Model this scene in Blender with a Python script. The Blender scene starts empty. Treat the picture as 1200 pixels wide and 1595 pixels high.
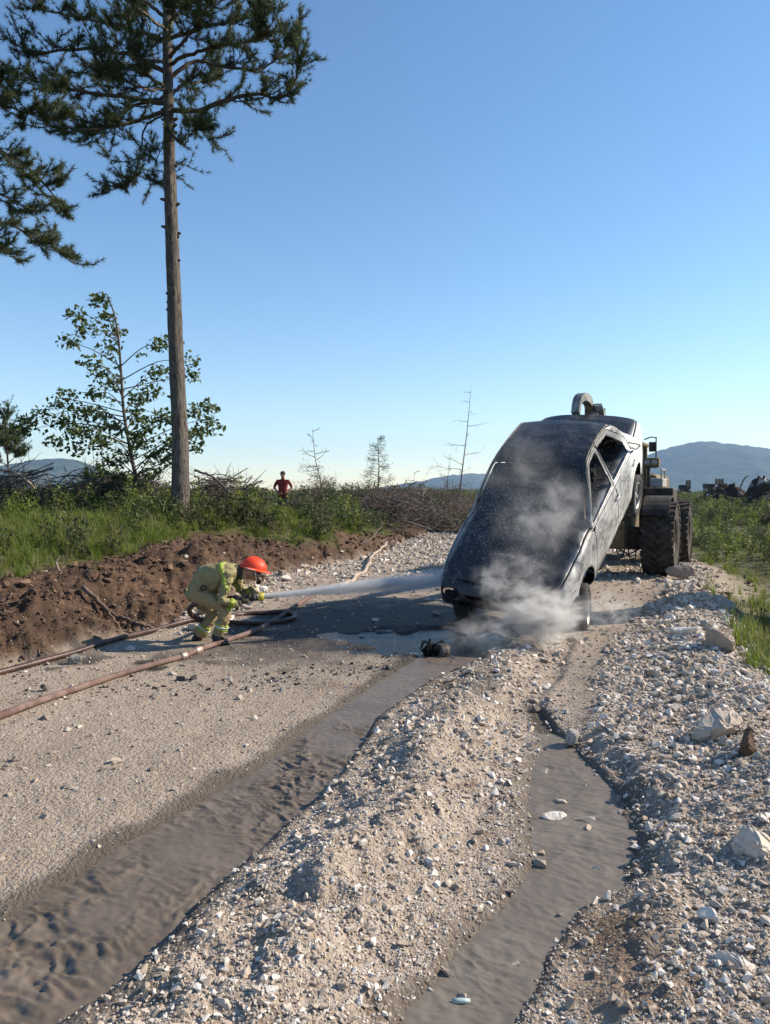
import bpy, bmesh, math, random
import numpy as np
from mathutils import Vector, Matrix, Euler

R = math.radians
scene = bpy.context.scene
COL = scene.collection
rng = np.random.default_rng(7)
random.seed(7)

# ------------------------------------------------------------------ camera
FPX, CX, CY = 1150.0, 600.0, 797.5          # focal length and centre in photo pixels
PITCH = math.atan(32.5 / FPX)               # horizon at row 765
CAM_H = 1.62
cam_d = bpy.data.cameras.new("camera")
cam_d.sensor_fit = 'VERTICAL'
cam_d.sensor_height = 36.0
cam_d.lens = FPX / 1595.0 * 36.0
cam_d.clip_start = 0.05
cam_d.clip_end = 30000.0
cam = bpy.data.objects.new("camera", cam_d)
cam.location = (0, 0, CAM_H)
cam.rotation_euler = (R(90) - PITCH, 0, 0)
COL.objects.link(cam)
scene.camera = cam

# ------------------------------------------------------------------ sky and sun
SUN_AZ, SUN_EL = R(14), R(33)               # azimuth from +X towards +Y
world = bpy.data.worlds.new("World")
scene.world = world
world.use_nodes = True
wn = world.node_tree
wn.nodes.clear()
w_out = wn.nodes.new('ShaderNodeOutputWorld')
w_bg = wn.nodes.new('ShaderNodeBackground')
w_sky = wn.nodes.new('ShaderNodeTexSky')
w_sky.sky_type = 'NISHITA'
w_sky.sun_disc = False
w_sky.sun_elevation = SUN_EL
w_sky.sun_rotation = R(90) - SUN_AZ
w_sky.altitude = 900.0
w_sky.air_density = 1.15
w_sky.dust_density = 0.05
w_sky.ozone_density = 1.5
w_bg.inputs[1].default_value = 0.108
w_hs = wn.nodes.new('ShaderNodeHueSaturation')
w_hs.inputs['Saturation'].default_value = 1.17
wn.links.new(w_sky.outputs[0], w_hs.inputs['Color'])
wn.links.new(w_hs.outputs[0], w_bg.inputs[0])
wn.links.new(w_bg.outputs[0], w_out.inputs[0])

sun_d = bpy.data.lights.new("sun", 'SUN')
sun_d.energy = 5.0
sun_d.angle = R(0.5)
sun_d.color = (1.0, 0.88, 0.71)
sun = bpy.data.objects.new("sun", sun_d)
sdir = Vector((math.cos(SUN_EL) * math.cos(SUN_AZ), math.cos(SUN_EL) * math.sin(SUN_AZ), math.sin(SUN_EL)))
sun.rotation_euler = sdir.to_track_quat('Z', 'Y').to_euler()
sun.location = (30, 12, 25)
COL.objects.link(sun)

vs = scene.view_settings
vs.view_transform = 'Standard'
vs.look = 'None'
vs.exposure = 0.76
vs.gamma = 1.0
vs.use_curve_mapping = False

scene.render.engine = 'CYCLES'
cy = scene.cycles
cy.use_denoising = True
cy.max_bounces = 6
cy.diffuse_bounces = 2
cy.glossy_bounces = 2
cy.transmission_bounces = 4
cy.transparent_max_bounces = 8
cy.volume_bounces = 1
cy.caustics_reflective = False
cy.caustics_refractive = False

# ------------------------------------------------------------------ helpers
def ray(px, py):
    u, v = (px - CX) / FPX, (CY - py) / FPX
    c, s = math.cos(PITCH), math.sin(PITCH)
    return np.array([u, c + v * s, -s + v * c])

def pw(px, py, z=0.0):
    """photo pixel -> point on the level z"""
    d = ray(px, py)
    t = (z - CAM_H) / d[2]
    return np.array([d[0] * t, d[1] * t, z])

def py_(px, py, y):
    """photo pixel -> point at the distance y"""
    d = ray(px, py)
    t = y / d[1]
    return np.array([d[0] * t, y, CAM_H + d[2] * t])

def tag(o, label=None, cat=None, group=None, kind=None):
    if label: o['label'] = label
    if cat: o['category'] = cat
    if group: o['group'] = group
    if kind: o['kind'] = kind
    return o

def empty(name, loc=(0, 0, 0), rz=0.0, label=None, cat=None, group=None):
    o = bpy.data.objects.new(name, None)
    o.empty_display_size = 0.2
    o.location = loc
    o.rotation_euler = (0, 0, rz)
    COL.objects.link(o)
    return tag(o, label, cat, group)

def link(name, me, mat=None, parent=None):
    o = bpy.data.objects.new(name, me)
    COL.objects.link(o)
    if mat is not None:
        me.materials.clear()
        for m in (mat if isinstance(mat, (list, tuple)) else [mat]):
            me.materials.append(m)
    if parent is not None:
        o.parent = parent
    return o

def make_mesh(name, V, F, smooth=False):
    """V (n,3) array, F list of faces or an (m,3)/(m,4) array"""
    me = bpy.data.meshes.new(name)
    V = np.asarray(V, dtype=np.float32)
    if isinstance(F, np.ndarray):
        k = F.shape[1]
        me.vertices.add(len(V)); me.vertices.foreach_set('co', V.ravel())
        me.loops.add(F.size); me.loops.foreach_set('vertex_index', F.astype(np.int32).ravel())
        me.polygons.add(len(F))
        me.polygons.foreach_set('loop_start', np.arange(0, F.size, k, dtype=np.int32))
        me.polygons.foreach_set('loop_total', np.full(len(F), k, dtype=np.int32))
        me.update(calc_edges=True)
    else:
        me.from_pydata([tuple(map(float, v)) for v in V], [], F)
        me.update()
    if smooth:
        me.polygons.foreach_set('use_smooth', np.ones(len(me.polygons), dtype=bool))
    return me

def obj(name, V, F, mat, parent=None, smooth=False):
    return link(name, make_mesh(name, V, F, smooth), mat, parent)

class MB:
    """collects simple shapes into one mesh"""
    def __init__(self): self.v = []; self.f = []
    def add(self, V, F):
        n = len(self.v)
        self.v += [tuple(map(float, p)) for p in V]
        self.f += [tuple(int(i) + n for i in f) for f in F]
        return self
    def box(self, lo, hi, b=0.0, M=None):
        lo = np.array(lo, float); hi = np.array(hi, float)
        if b <= 0:
            V = [(x, y, z) for x in (lo[0], hi[0]) for y in (lo[1], hi[1]) for z in (lo[2], hi[2])]
            F = [(0, 1, 3, 2), (4, 6, 7, 5), (0, 4, 5, 1), (2, 3, 7, 6), (0, 2, 6, 4), (1, 5, 7, 3)]
        else:
            bm = bmesh.new()
            bmesh.ops.create_cube(bm, size=1.0)
            for v in bm.verts:
                v.co = Vector(((lo[0] + hi[0]) / 2 + v.co.x * (hi[0] - lo[0]), (lo[1] + hi[1]) / 2 + v.co.y * (hi[1] - lo[1]), (lo[2] + hi[2]) / 2 + v.co.z * (hi[2] - lo[2])))
            bmesh.ops.bevel(bm, geom=list(bm.edges), offset=b, segments=2, affect='EDGES', profile=0.5)
            bm.verts.index_update()
            V = [v.co[:] for v in bm.verts]; F = [[v.index for v in f.verts] for f in bm.faces]
            bm.free()
        if M is not None: V = [(M @ Vector(v))[:] for v in V]
        return self.add(V, F)
    def prism(self, poly, t0, t1, axis='y'):
        """polygon of (a,b) pairs extruded along an axis; 'y': (x,z), 'x': (y,z), 'z': (x,y)"""
        n = len(poly)
        def p(a, b, t): return {'y': (a, t, b), 'x': (t, a, b), 'z': (a, b, t)}[axis]
        V = [p(a, b, t0) for a, b in poly] + [p(a, b, t1) for a, b in poly]
        F = [tuple(range(n)), tuple(range(2 * n - 1, n - 1, -1))] + [(i, i + n, (i + 1) % n + n, (i + 1) % n) for i in range(n)]
        return self.add(V, F)
    def tube(self, pts, rad, n=8, cap=True):
        V, F = tube(pts, rad, n, cap)
        return self.add(V, F)
    def lathe(self, prof, n=32, axis='y', c=(0, 0, 0), close=False):
        """profile of (radius, along) pairs turned round an axis through c"""
        V = []; F = []; m = len(prof)
        for i in range(n):
            a = 2 * math.pi * i / n
            ca, sa = math.cos(a), math.sin(a)
            for r, t in prof:
                p = {'y': (r * ca, t, r * sa), 'x': (t, r * ca, r * sa), 'z': (r * ca, r * sa, t)}[axis]
                V.append((p[0] + c[0], p[1] + c[1], p[2] + c[2]))
        for i in range(n):
            k = (i + 1) % n
            for j in range(m - (0 if close else 1)):
                l = (j + 1) % m
                F.append((i * m + j, k * m + j, k * m + l, i * m + l))
        return self.add(V, F)
    def build(self, name, mat, parent=None, smooth=False, fix=True):
        me = make_mesh(name, np.array(self.v, dtype=np.float32).reshape(-1, 3), self.f, smooth)
        if fix:
            bm = bmesh.new(); bm.from_mesh(me)
            bmesh.ops.recalc_face_normals(bm, faces=bm.faces)
            bm.to_mesh(me); bm.free()
        return link(name, me, mat, parent)

def tube(pts, rad, n=8, cap=True):
    P = np.asarray(pts, float)
    m = len(P)
    r = np.full(m, rad, float) if np.isscalar(rad) else np.asarray(rad, float)
    T = np.gradient(P, axis=0)
    T /= np.linalg.norm(T, axis=1)[:, None] + 1e-9
    ref = np.array([0, 0, 1.0]) if abs(T[0][2]) < 0.9 else np.array([1.0, 0, 0])
    V = []
    u = np.cross(T[0], ref); u /= np.linalg.norm(u)
    a = np.linspace(0, 2 * math.pi, n, endpoint=False)
    for i in range(m):
        u = u - T[i] * np.dot(u, T[i]); u /= np.linalg.norm(u) + 1e-9
        w = np.cross(T[i], u)
        V.append(P[i] + r[i] * (np.cos(a)[:, None] * u + np.sin(a)[:, None] * w))
    V = np.concatenate(V)
    F = []
    for i in range(m - 1):
        for j in range(n):
            k = (j + 1) % n
            F.append((i * n + j, i * n + k, (i + 1) * n + k, (i + 1) * n + j))
    if cap:
        F.append(tuple(range(n - 1, -1, -1))); F.append(tuple((m - 1) * n + j for j in range(n)))
    return V, F

def spline(pts, n=24):
    """Catmull-Rom through the points"""
    P = np.asarray(pts, float)
    P = np.vstack([2 * P[0] - P[1], P, 2 * P[-1] - P[-2]])
    out = []
    segs = len(P) - 3
    for q in np.linspace(0, segs, n):
        i = min(int(q), segs - 1); t = q - i
        p0, p1, p2, p3 = P[i:i + 4]
        out.append(0.5 * (2 * p1 + (p2 - p0) * t + (2 * p0 - 5 * p1 + 4 * p2 - p3) * t * t + (3 * p1 - p0 - 3 * p2 + p3) * t ** 3))
    return np.array(out)

def sstep(a, b, x):
    t = np.clip((x - a) / (b - a), 0, 1)
    return t * t * (3 - 2 * t)

def vnoise(x, y, seed=0):
    x = np.asarray(x, float); y = np.asarray(y, float)
    xi = np.floor(x).astype(np.int64); yi = np.floor(y).astype(np.int64)
    fx = x - xi; fy = y - yi
    fx = fx * fx * fx * (fx * (fx * 6 - 15) + 10); fy = fy * fy * fy * (fy * (fy * 6 - 15) + 10)
    def h(a, b):
        n = (a * 374761393 + b * 668265263 + seed * 2147483647) & 0xffffffff
        n = ((n ^ (n >> 13)) * 1274126177) & 0xffffffff
        n = n ^ (n >> 16)
        return (n & 0xffff) / 65535.0
    return (h(xi, yi) * (1 - fx) + h(xi + 1, yi) * fx) * (1 - fy) + (h(xi, yi + 1) * (1 - fx) + h(xi + 1, yi + 1) * fx) * fy

def fbm(x, y, o=4, seed=0):
    s = 0; a = 0.5; t = 0
    for i in range(o):
        s = s + a * (vnoise(x * 2 ** i, y * 2 ** i, seed + i) * 2 - 1); t += a; a *= 0.5
    return s / t

def pdist(x, y, poly, vals=None):
    """distance to a polyline, side (+ = left of its direction), interpolated per-vertex values"""
    poly = np.asarray(poly, float)
    best = np.full(x.shape, 1e18); side = np.zeros(x.shape); val = np.zeros(x.shape)
    for i in range(len(poly) - 1):
        a, b = poly[i][:2], poly[i + 1][:2]
        d = b - a; L2 = d @ d
        t = np.clip(((x - a[0]) * d[0] + (y - a[1]) * d[1]) / L2, 0, 1)
        qx = x - a[0] - t * d[0]; qy = y - a[1] - t * d[1]
        q = qx * qx + qy * qy
        m = q < best
        best = np.where(m, q, best)
        side = np.where(m, np.sign(d[0] * (y - a[1]) - d[1] * (x - a[0])), side)
        if vals is not None: val = np.where(m, vals[i] * (1 - t) + vals[i + 1] * t, val)
    return np.sqrt(best), side, val

# ---- materials
class NT:
    def __init__(self, name):
        self.m = bpy.data.materials.new(name); self.m.use_nodes = True
        self.t = self.m.node_tree; self.t.nodes.clear()
        self.out = self.t.nodes.new('ShaderNodeOutputMaterial')
    def n(self, kind, **kw):
        nd = self.t.nodes.new('ShaderNode' + kind)
        for k, v in kw.items(): setattr(nd, k, v)
        return nd
    def put(self, sock, v):
        if isinstance(v, bpy.types.NodeSocket): self.t.links.new(v, sock)
        elif v is not None:
            if isinstance(v, (tuple, list)) and len(v) == 3 and sock.type == 'RGBA': v = (*v, 1)
            sock.default_value = v
    def pos(self): return self.n('NewGeometry').outputs['Position']
    def objc(self): return self.n('TexCoord').outputs['Object']
    def rand(self): return self.n('ObjectInfo').outputs['Random']
    def attr(self, name):
        a = self.n('Attribute'); a.attribute_name = name
        return a.outputs['Fac']
    def noise(self, scale, vec=None, detail=4, rough=0.55, dist=0.0, out=0):
        a = self.n('TexNoise')
        a.inputs['Scale'].default_value = scale; a.inputs['Detail'].default_value = detail
        a.inputs['Roughness'].default_value = rough; a.inputs['Distortion'].default_value = dist
        if vec is not None: self.put(a.inputs['Vector'], vec)
        return a.outputs[out]
    def voro(self, scale, vec=None, feat='F1', out='Distance'):
        a = self.n('TexVoronoi'); a.feature = feat
        a.inputs['Scale'].default_value = scale
        if vec is not None: self.put(a.inputs['Vector'], vec)
        return a.outputs[out]
    def mapping(self, vec, scale=(1, 1, 1), loc=(0, 0, 0), rot=(0, 0, 0)):
        a = self.n('Mapping'); self.put(a.inputs['Vector'], vec)
        a.inputs['Scale'].default_value = scale; a.inputs['Location'].default_value = loc; a.inputs['Rotation'].default_value = rot
        return a.outputs[0]
    def math(self, op, a, b=None, c=None, clamp=False):
        m = self.n('Math'); m.operation = op; m.use_clamp = clamp
        self.put(m.inputs[0], a)
        if b is not None: self.put(m.inputs[1], b)
        if c is not None: self.put(m.inputs[2], c)
        return m.outputs[0]
    def ss(self, a, b, x):
        m = self.n('MapRange'); m.interpolation_type = 'SMOOTHSTEP'
        self.put(m.inputs[0], x); m.inputs[1].default_value = a; m.inputs[2].default_value = b
        return m.outputs[0]
    def mix(self, f, a, b):
        m = self.n('Mix'); m.data_type = 'RGBA'
        self.put(m.inputs[0], f); self.put(m.inputs[6], a); self.put(m.inputs[7], b)
        return m.outputs[2]
    def fmix(self, f, a, b):
        m = self.n('Mix'); m.data_type = 'FLOAT'
        self.put(m.inputs[0], f); self.put(m.inputs[2], a); self.put(m.inputs[3], b)
        return m.outputs[0]
    def sep(self, v):
        s = self.n('SeparateXYZ'); self.put(s.inputs[0], v); return s.outputs
    def bump(self, h, strength=0.5, dist=0.02):
        b = self.n('Bump'); b.inputs['Strength'].default_value = strength; b.inputs['Distance'].default_value = dist
        self.put(b.inputs['Height'], h); return b.outputs[0]
    def bsdf(self, color, rough=0.8, metal=0.0, spec=0.4, normal=None, **kw):
        p = self.n('BsdfPrincipled')
        self.put(p.inputs['Base Color'], color); self.put(p.inputs['Roughness'], rough); self.put(p.inputs['Metallic'], metal)
        self.put(p.inputs['Specular IOR Level'], spec)
        if normal is not None: self.put(p.inputs['Normal'], normal)
        for k, v in kw.items(): self.put(p.inputs[k.replace('_', ' ')], v)
        self.t.links.new(p.outputs[0], self.out.inputs['Surface'])
        return p
    def done(self): return self.m

def simple(name, c1, c2=None, scale=8.0, rough=0.7, metal=0.0, spec=0.4, bump=0.0, bscale=60.0, bdist=0.01, coord='obj'):
    """two-tone noise material with fine relief"""
    t = NT(name)
    v = t.objc() if coord == 'obj' else t.pos()
    col = c1 if c2 is None else t.mix(t.ss(0.32, 0.68, t.noise(scale, v, 6, 0.62)), c1, c2)
    nrm = t.bump(t.noise(bscale, v, 5, 0.6), bump, bdist) if bump else None
    t.bsdf(col, rough, metal, spec, nrm)
    return t.done()

def leaf_mat(name, c1, c2, trans=0.35, rough=0.5):
    t = NT(name)
    f = t.noise(2.3, t.pos(), 3, 0.6)
    col = t.mix(t.ss(0.3, 0.7, f), c1, c2)
    p = t.bsdf(col, rough, 0, 0.35)
    tr = t.n('BsdfTranslucent'); t.put(tr.inputs[0], col)
    mx = t.n('MixShader'); mx.inputs[0].default_value = trans
    t.t.links.new(p.outputs[0], mx.inputs[1]); t.t.links.new(tr.outputs[0], mx.inputs[2])
    t.t.links.new(mx.outputs[0], t.out.inputs['Surface'])
    return t.done()

def scatter(name, pts, rot, scl, idx, sources, label, cat, kind='stuff', parent=None):
    """one object of uncountable pieces: source meshes set on points"""
    me = bpy.data.meshes.new(name)
    n = len(pts)
    me.vertices.add(n); me.vertices.foreach_set('co', np.asarray(pts, np.float32).ravel())
    for nm, ty, ar, key in (('rot', 'FLOAT_VECTOR', rot, 'vector'), ('scl', 'FLOAT_VECTOR', scl, 'vector')):
        a = me.attributes.new(nm, ty, 'POINT'); a.data.foreach_set(key, np.asarray(ar, np.float32).ravel())
    a = me.attributes.new('idx', 'INT', 'POINT'); a.data.foreach_set('value', np.asarray(idx, np.int32))
    o = link(name, me, None, parent)
    g = bpy.data.node_groups.new(name, 'GeometryNodeTree')
    g.interface.new_socket('Geometry', in_out='INPUT', socket_type='NodeSocketGeometry')
    g.interface.new_socket('Geometry', in_out='OUTPUT', socket_type='NodeSocketGeometry')
    N = g.nodes; Lk = g.links
    gi = N.new('NodeGroupInput'); go = N.new('NodeGroupOutput')
    iop = N.new('GeometryNodeInstanceOnPoints')
    jn = N.new('GeometryNodeJoinGeometry')
    for s in reversed(sources):
        oi = N.new('GeometryNodeObjectInfo'); oi.inputs['Object'].default_value = s; oi.inputs['As Instance'].default_value = True
        Lk.new(oi.outputs['Geometry'], jn.inputs[0])
    def na(nm, ty):
        q = N.new('GeometryNodeInputNamedAttribute'); q.data_type = ty; q.inputs[0].default_value = nm
        return q.outputs[0]
    Lk.new(gi.outputs[0], iop.inputs['Points'])
    Lk.new(jn.outputs[0], iop.inputs['Instance'])
    iop.inputs['Pick Instance'].default_value = True
    Lk.new(na('idx', 'INT'), iop.inputs['Instance Index'])
    e2r = N.new('FunctionNodeEulerToRotation')
    Lk.new(na('rot', 'FLOAT_VECTOR'), e2r.inputs[0]); Lk.new(e2r.outputs[0], iop.inputs['Rotation'])
    Lk.new(na('scl', 'FLOAT_VECTOR'), iop.inputs['Scale'])
    Lk.new(iop.outputs[0], go.inputs[0])
    md = o.modifiers.new('scatter', 'NODES'); md.node_group = g
    if parent is None: tag(o, label, cat)
    o['kind'] = kind
    return o

def source(name, V, F, mat, smooth=False):
    """a mesh that is only used by scatter(); never linked into the scene itself"""
    me = make_mesh(name, V, F, smooth); me.materials.append(mat)
    return bpy.data.objects.new(name, me)
# ------------------------------------------------------------------ the lie of the land
FOOT = np.array([(-8.0, -12), (-6.6, -4), (-5.0, 3), (-3.75, 7.0), (-2.75, 9.6), (-2.2, 14.3), (-0.6, 17.7), (0.9, 24.8), (3.9, 37), (9, 60), (20, 110), (40, 200)])
SA = np.array([(-3.4, -0.6), (-2.6, 0.6), (-1.85, 1.7), (-1.22, 2.58), (-0.80, 3.57), (-0.46, 4.4), (-0.22, 5.4), (0.2, 6.4), (0.62, 7.2), (0.9, 7.9)])
SA_W = np.array([.45, .42, .39, .35, .31, .26, .18, .20, .30, .30])
SB = np.array([(-0.1, 0.6), (0.08, 1.5), (0.24, 2.24), (0.40, 2.53), (0.62, 2.9), (0.85, 3.18), (0.97, 3.6), (1.02, 4.1), (1.12, 4.7), (1.12, 5.6)])
SB_W = np.array([.2, .2, .17, .15, .13, .20, .25, .22, .10, .05])
RC = np.array([(-1.2, 0.5), (-0.43, 2.24), (-0.31, 2.72), (0, 3.48), (0.31, 4.5), (0.58, 5.56), (1.14, 6.9), (1.58, 7.9)])
RC_H = np.array([.12, .11, .11, .13, .13, .10, .05, .01])
R1 = np.array([(0.35, 0.6), (0.72, 1.9), (1.0, 2.5), (1.28, 3.1), (1.42, 3.9), (1.52, 4.9), (1.78, 5.9), (2.6, 8.0), (3.9, 10.5)])
R1_H = np.array([.07, .08, .09, .095, .085, .07, .06, .04, .02])
R2 = np.array([(1.3, 0.3), (1.75, 2.4), (2.2, 4.16), (2.85, 6.46), (3.8, 9.2), (4.9, 12.0), (6.3, 15.0), (7.6, 20), (10.2, 30), (14, 45), (25, 90), (46, 200)])
R2_H = np.array([.14, .15, .15, .15, .16, .14, .05, 0, 0, 0, 0, 0])

def land(x, y, masks=False):
    x = np.asarray(x, float); y = np.asarray(y, float)
    df, sf, _ = pdist(x, y, FOOT)
    s = df * sf
    n1 = fbm(x * 0.9, y * 0.9, 3, 11); n2 = fbm(x * 4.1, y * 4.1, 4, 23); n3 = fbm(x * 17.0, y * 17.0, 3, 31)
    da, sa, wa = pdist(x, y, SA, SA_W)
    db, sb, wb_ = pdist(x, y, SB, SB_W)
    dc, _, hc_ = pdist(x, y, RC, RC_H)
    d1, s1, h1 = pdist(x, y, R1, R1_H)
    d2, s2, h2 = pdist(x, y, R2, R2_H)
    near = 1 - sstep(22, 40, np.hypot(x, y))
    z = -0.10 * sstep(0.6, -2, x) * sstep(4, 7, y) * (1 - sstep(11, 15, y))
    # left bank
    wb = 1.75 - 0.95 * sstep(12, 18, y)
    Hm = np.interp(y, [-10, 9, 14, 18, 24, 40, 80], [.66, .72, 1.05, 1.05, .62, .5, .3])
    sw = s + 0.22 * n1
    low = .70 - .30 * sstep(12.5, 15.5, y)
    bank = Hm * (low * sstep(-.08, wb * .85, sw) + (1 - low) * sstep(wb * .5, wb * 2.4, sw))
    ondirt = sstep(-.2, .15, s + .25 * n2) * (1 - sstep(wb * .95, wb * 1.25, s + .95 * n1 + .3 * n2))
    z = z + bank
    z = z + ondirt * (0.07 * n2 + 0.20 * (.45 - np.abs(fbm(x * 1.9, y * 1.9, 4, 41))) * (.6 + .8 * n1) + 0.10 * (.4 - np.abs(fbm(x * 7.5, y * 7.5, 4, 43))) + 0.035 * n3)
    z = z + 0.34 * np.exp(-(((x + 2.95) / .55) ** 2 + ((y - 12.2) / .6) ** 2)) * (1 + .4 * n2)
    z = z + 0.20 * np.exp(-(((x + 4.0) / .7) ** 2 + ((y - 8.3) / .5) ** 2)) * (1 + .5 * n2)
    # right side: two windrows of rubble and the lower verge
    rs = np.where(s1 < 0, d1, -d1); r2 = np.where(s2 < 0, d2, -d2)
    fr = 1 - sstep(11, 14.5, y)
    qb0 = db / wb_
    z = z + fr * h1 * sstep(.9, 2.3, qb0 + .5 * n2) * np.where(rs < 0, np.exp(-(rs / .20) ** 2), np.exp(-(rs / .5) ** 2) * .6 + .4 * np.exp(-(rs / 1.4) ** 2))
    z = z + fr * h2 * np.where(r2 < 0, np.exp(-(r2 / .38) ** 2), np.exp(-(r2 / .5) ** 2))
    z = z - 0.30 * sstep(.25, 1.3, r2 + .2 * n1) * (1 - sstep(14, 19, y)) 
    # gravel ridge between the runnels, wheel ruts
    z = z + hc_ * np.exp(-(dc / .30) ** 2) * (1 + .5 * n2)
    rut = (1 - sstep(.10, .22, np.abs(rs + .62 + .06 * n1))) * sstep(4.2, 5.2, y) * (1 - sstep(7.8, 8.4, y))
    z = z - .05 * rut
    # runnels
    qa = da / (wa * (1 + .16 * n1 + .16 * n2)); qb = db / (wb_ * (1 + .3 * n1 + .35 * n2))
    ma = 1 - sstep(.74, 1.16, qa); mb = 1 - sstep(.62, 1.25, qb)
    z = z * (1 - ma) + (-0.062) * ma
    z = z * (1 - mb) + (-0.045) * mb
    pud = 1 - sstep(.55, 1.1, np.hypot((x - .42) / 1.05, (y - 8.05) / .85) + .40 * n2 + .25 * n1)
    z = z - .075 * pud * (1 - ma)
    # loose surface
    rocky = np.clip(np.exp(-(dc / .45) ** 2) + (rs > -.15) * (r2 < .5) * fr + .4 * near, 0, 1.4) * (1 - ma) * (1 - mb) * near
    z = z + rocky * (0.016 * n2 + 0.013 * n3) + near * (0.02 * n1 + 0.006 * n2) * (1 - ma) * (1 - mb)
    z = z + 0.9 * sstep(45, 170, y) + .35 * fbm(x * .03, y * .03, 3, 77) * sstep(40, 120, np.hypot(x, y))
    if not masks: return z
    lane = (1 - np.clip(np.exp(-(dc / .42) ** 4), 0, 1)) * (rs < -.1)
    white = np.clip(np.exp(-(dc / .45) ** 4) + .9 * np.exp(-(np.maximum(qb - 1.2, 0) / 1.3) ** 2) * (y > 1) + sstep(-.12, .05, rs) * (1 - sstep(.2, .8, r2 + .3 * n1)) * fr + np.exp(-(np.maximum(-s, 0) / .5) ** 2) * (s < .1) * sstep(8.5, 10, y) + .6 * sstep(11, 17, y) * (s < 0) * (r2 < .3), 0, 1)
    grass = sstep(wb * 1.0, wb * 1.3, s + .95 * n1 + .3 * n2)
    grassR = sstep(.25, .8, r2 + .5 * n1 + .25 * n2) * (1 - .75 * np.exp(-(((x - 6.3) / 1.3) ** 2 + ((y - 14) / 2.5) ** 2)))
    bankc = sstep(-.25, .15, s + .30 * n2 + .15 * n1)
    wet = np.clip((1 - sstep(.40, 1.15, np.hypot((x + .25) / 2.3, (y - 9.2) / 2.5) + .35 * n2 + .15 * n1)) + .55 * (1 - sstep(.3, 1.1, np.hypot((x - .75) / .45, (y - 6.1) / .9) + .4 * n2)) + pud + (1 - sstep(1.0, 1.6 + .5 * n1, qa)) * .8 + (1 - sstep(1.0, 1.7, qb)) * .6  # damp ground; the large first ellipse also paints in the car's shadow
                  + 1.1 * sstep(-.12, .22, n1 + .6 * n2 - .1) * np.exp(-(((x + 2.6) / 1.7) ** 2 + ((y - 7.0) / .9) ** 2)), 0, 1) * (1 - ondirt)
    soil = np.clip(1.2 * np.exp(-(((x - .80) / .22) ** 2 + ((y - 2.45) / .40) ** 2)) + np.exp(-(((x - .47) / .10) ** 2 + ((y - 3.4) / .14) ** 2)) + .8 * np.exp(-(((x - .40) / .22) ** 2 + ((y - 5.7) / .8) ** 2)) + .6 * np.exp(-(((x + .35) / .5) ** 2 + ((y - 6.1) / .35) ** 2)) - .25 + .5 * n2, 0, 1) * (1 - ma) * (1 - mb)
    return z, dict(soil=soil, bank=ondirt, bankc=bankc, grass=np.clip(grass + grassR, 0, 1), grassL=grass, grassR=grassR, wet=wet, white=white, mud=np.clip(ma + mb, 0, 1), s=s, rs=rs, r2=r2, dc=dc, qa=qa, qb=qb, wb=wb, pud=pud)

def zl(x, y): return float(land(np.array([x], float), np.array([y], float))[0])

# ---- ground material
t = NT('ground')
P = t.pos()
n_big = t.noise(0.8, P, 4, .6); n_mid = t.noise(7, P, 5, .65); n_fin = t.noise(55, P, 5, .7); n_vf = t.noise(160, P, 3, .6)
vor = t.voro(42, P, 'F1', 'Color'); vd = t.voro(42, P, 'F1', 'Distance'); vd2 = t.voro(95, P, 'F1', 'Distance')
vr = t.sep(vor)[0]
tan = t.mix(n_mid, (.25, .188, .136), (.37, .292, .222))
tan = t.mix(t.ss(.35, .75, n_fin), tan, (.36, .305, .25))
tan = t.mix(t.math('MULTIPLY', t.ss(.62, .9, vr), .45), tan, (.45, .40, .345))
tan = t.mix(t.math('MULTIPLY', t.ss(.5, .75, n_big), .35), tan, (.21, .155, .11))
tan = t.mix(t.math('MULTIPLY', t.ss(.40, .66, t.noise(1.0, t.mapping(P, (2.6, .55, 1), (0, 0, 0), (0, 0, R(-28))), 4, .6)), .22), tan, (.19, .138, .098))
wht = t.mix(n_fin, (.245, .185, .136), (.43, .355, .285))
wht = t.mix(t.math('MULTIPLY', t.ss(.5, .9, vr), .6), wht, (.44, .395, .35))
wht = t.mix(t.math('MULTIPLY', t.ss(.50, .68, n_mid), .75), wht, (.12, .08, .052))
drt = t.mix(t.ss(.3, .7, n_mid), (.045, .027, .018), (.135, .080, .050))
drt = t.mix(t.math('MULTIPLY', t.ss(.55, .8, n_fin), .6), drt, (.20, .125, .082))
drt = t.mix(t.math('MULTIPLY', t.ss(.42, .62, n_big), .65), drt, (.050, .032, .022))
gra = t.mix(n_mid, (.05, .055, .018), (.10, .10, .035))
mud = t.mix(n_mid, (.13, .105, .082), (.165, .135, .105))
col = t.mix(t.attr('white'), tan, wht)
col = t.mix(t.math('MULTIPLY', t.attr('soil'), .85), col, t.mix(n_mid, (.10, .062, .038), (.19, .125, .08)))
col = t.mix(t.attr('bankc'), col, drt)
col = t.mix(t.attr('grass'), col, gra)
col = t.mix(t.attr('mud'), col, mud)
wet_shade_f = t.math('MULTIPLY', t.attr('wet'), t.ss(.1, .6, t.math('ADD', t.math('MULTIPLY', t.attr('wet'), .6), t.math('MULTIPLY', n_mid, .5))))
col = t.mix(wet_shade_f, col, t.mix(n_fin, (.020, .017, .015), (.060, .050, .042)))  # one dark tone for damp ground and the painted car shadow
hgt = t.math('ADD', t.math('ADD', t.math('MULTIPLY', n_fin, .5), t.math('MULTIPLY', t.math('SUBTRACT', 1.0, vd), .5)), t.math('MULTIPLY', t.math('SUBTRACT', 1.0, vd2), .25))
t.bsdf(col, t.fmix(wet_shade_f, .92, .62), 0, .22, t.bump(hgt, .9, .022))
M_GROUND = t.done()

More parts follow.
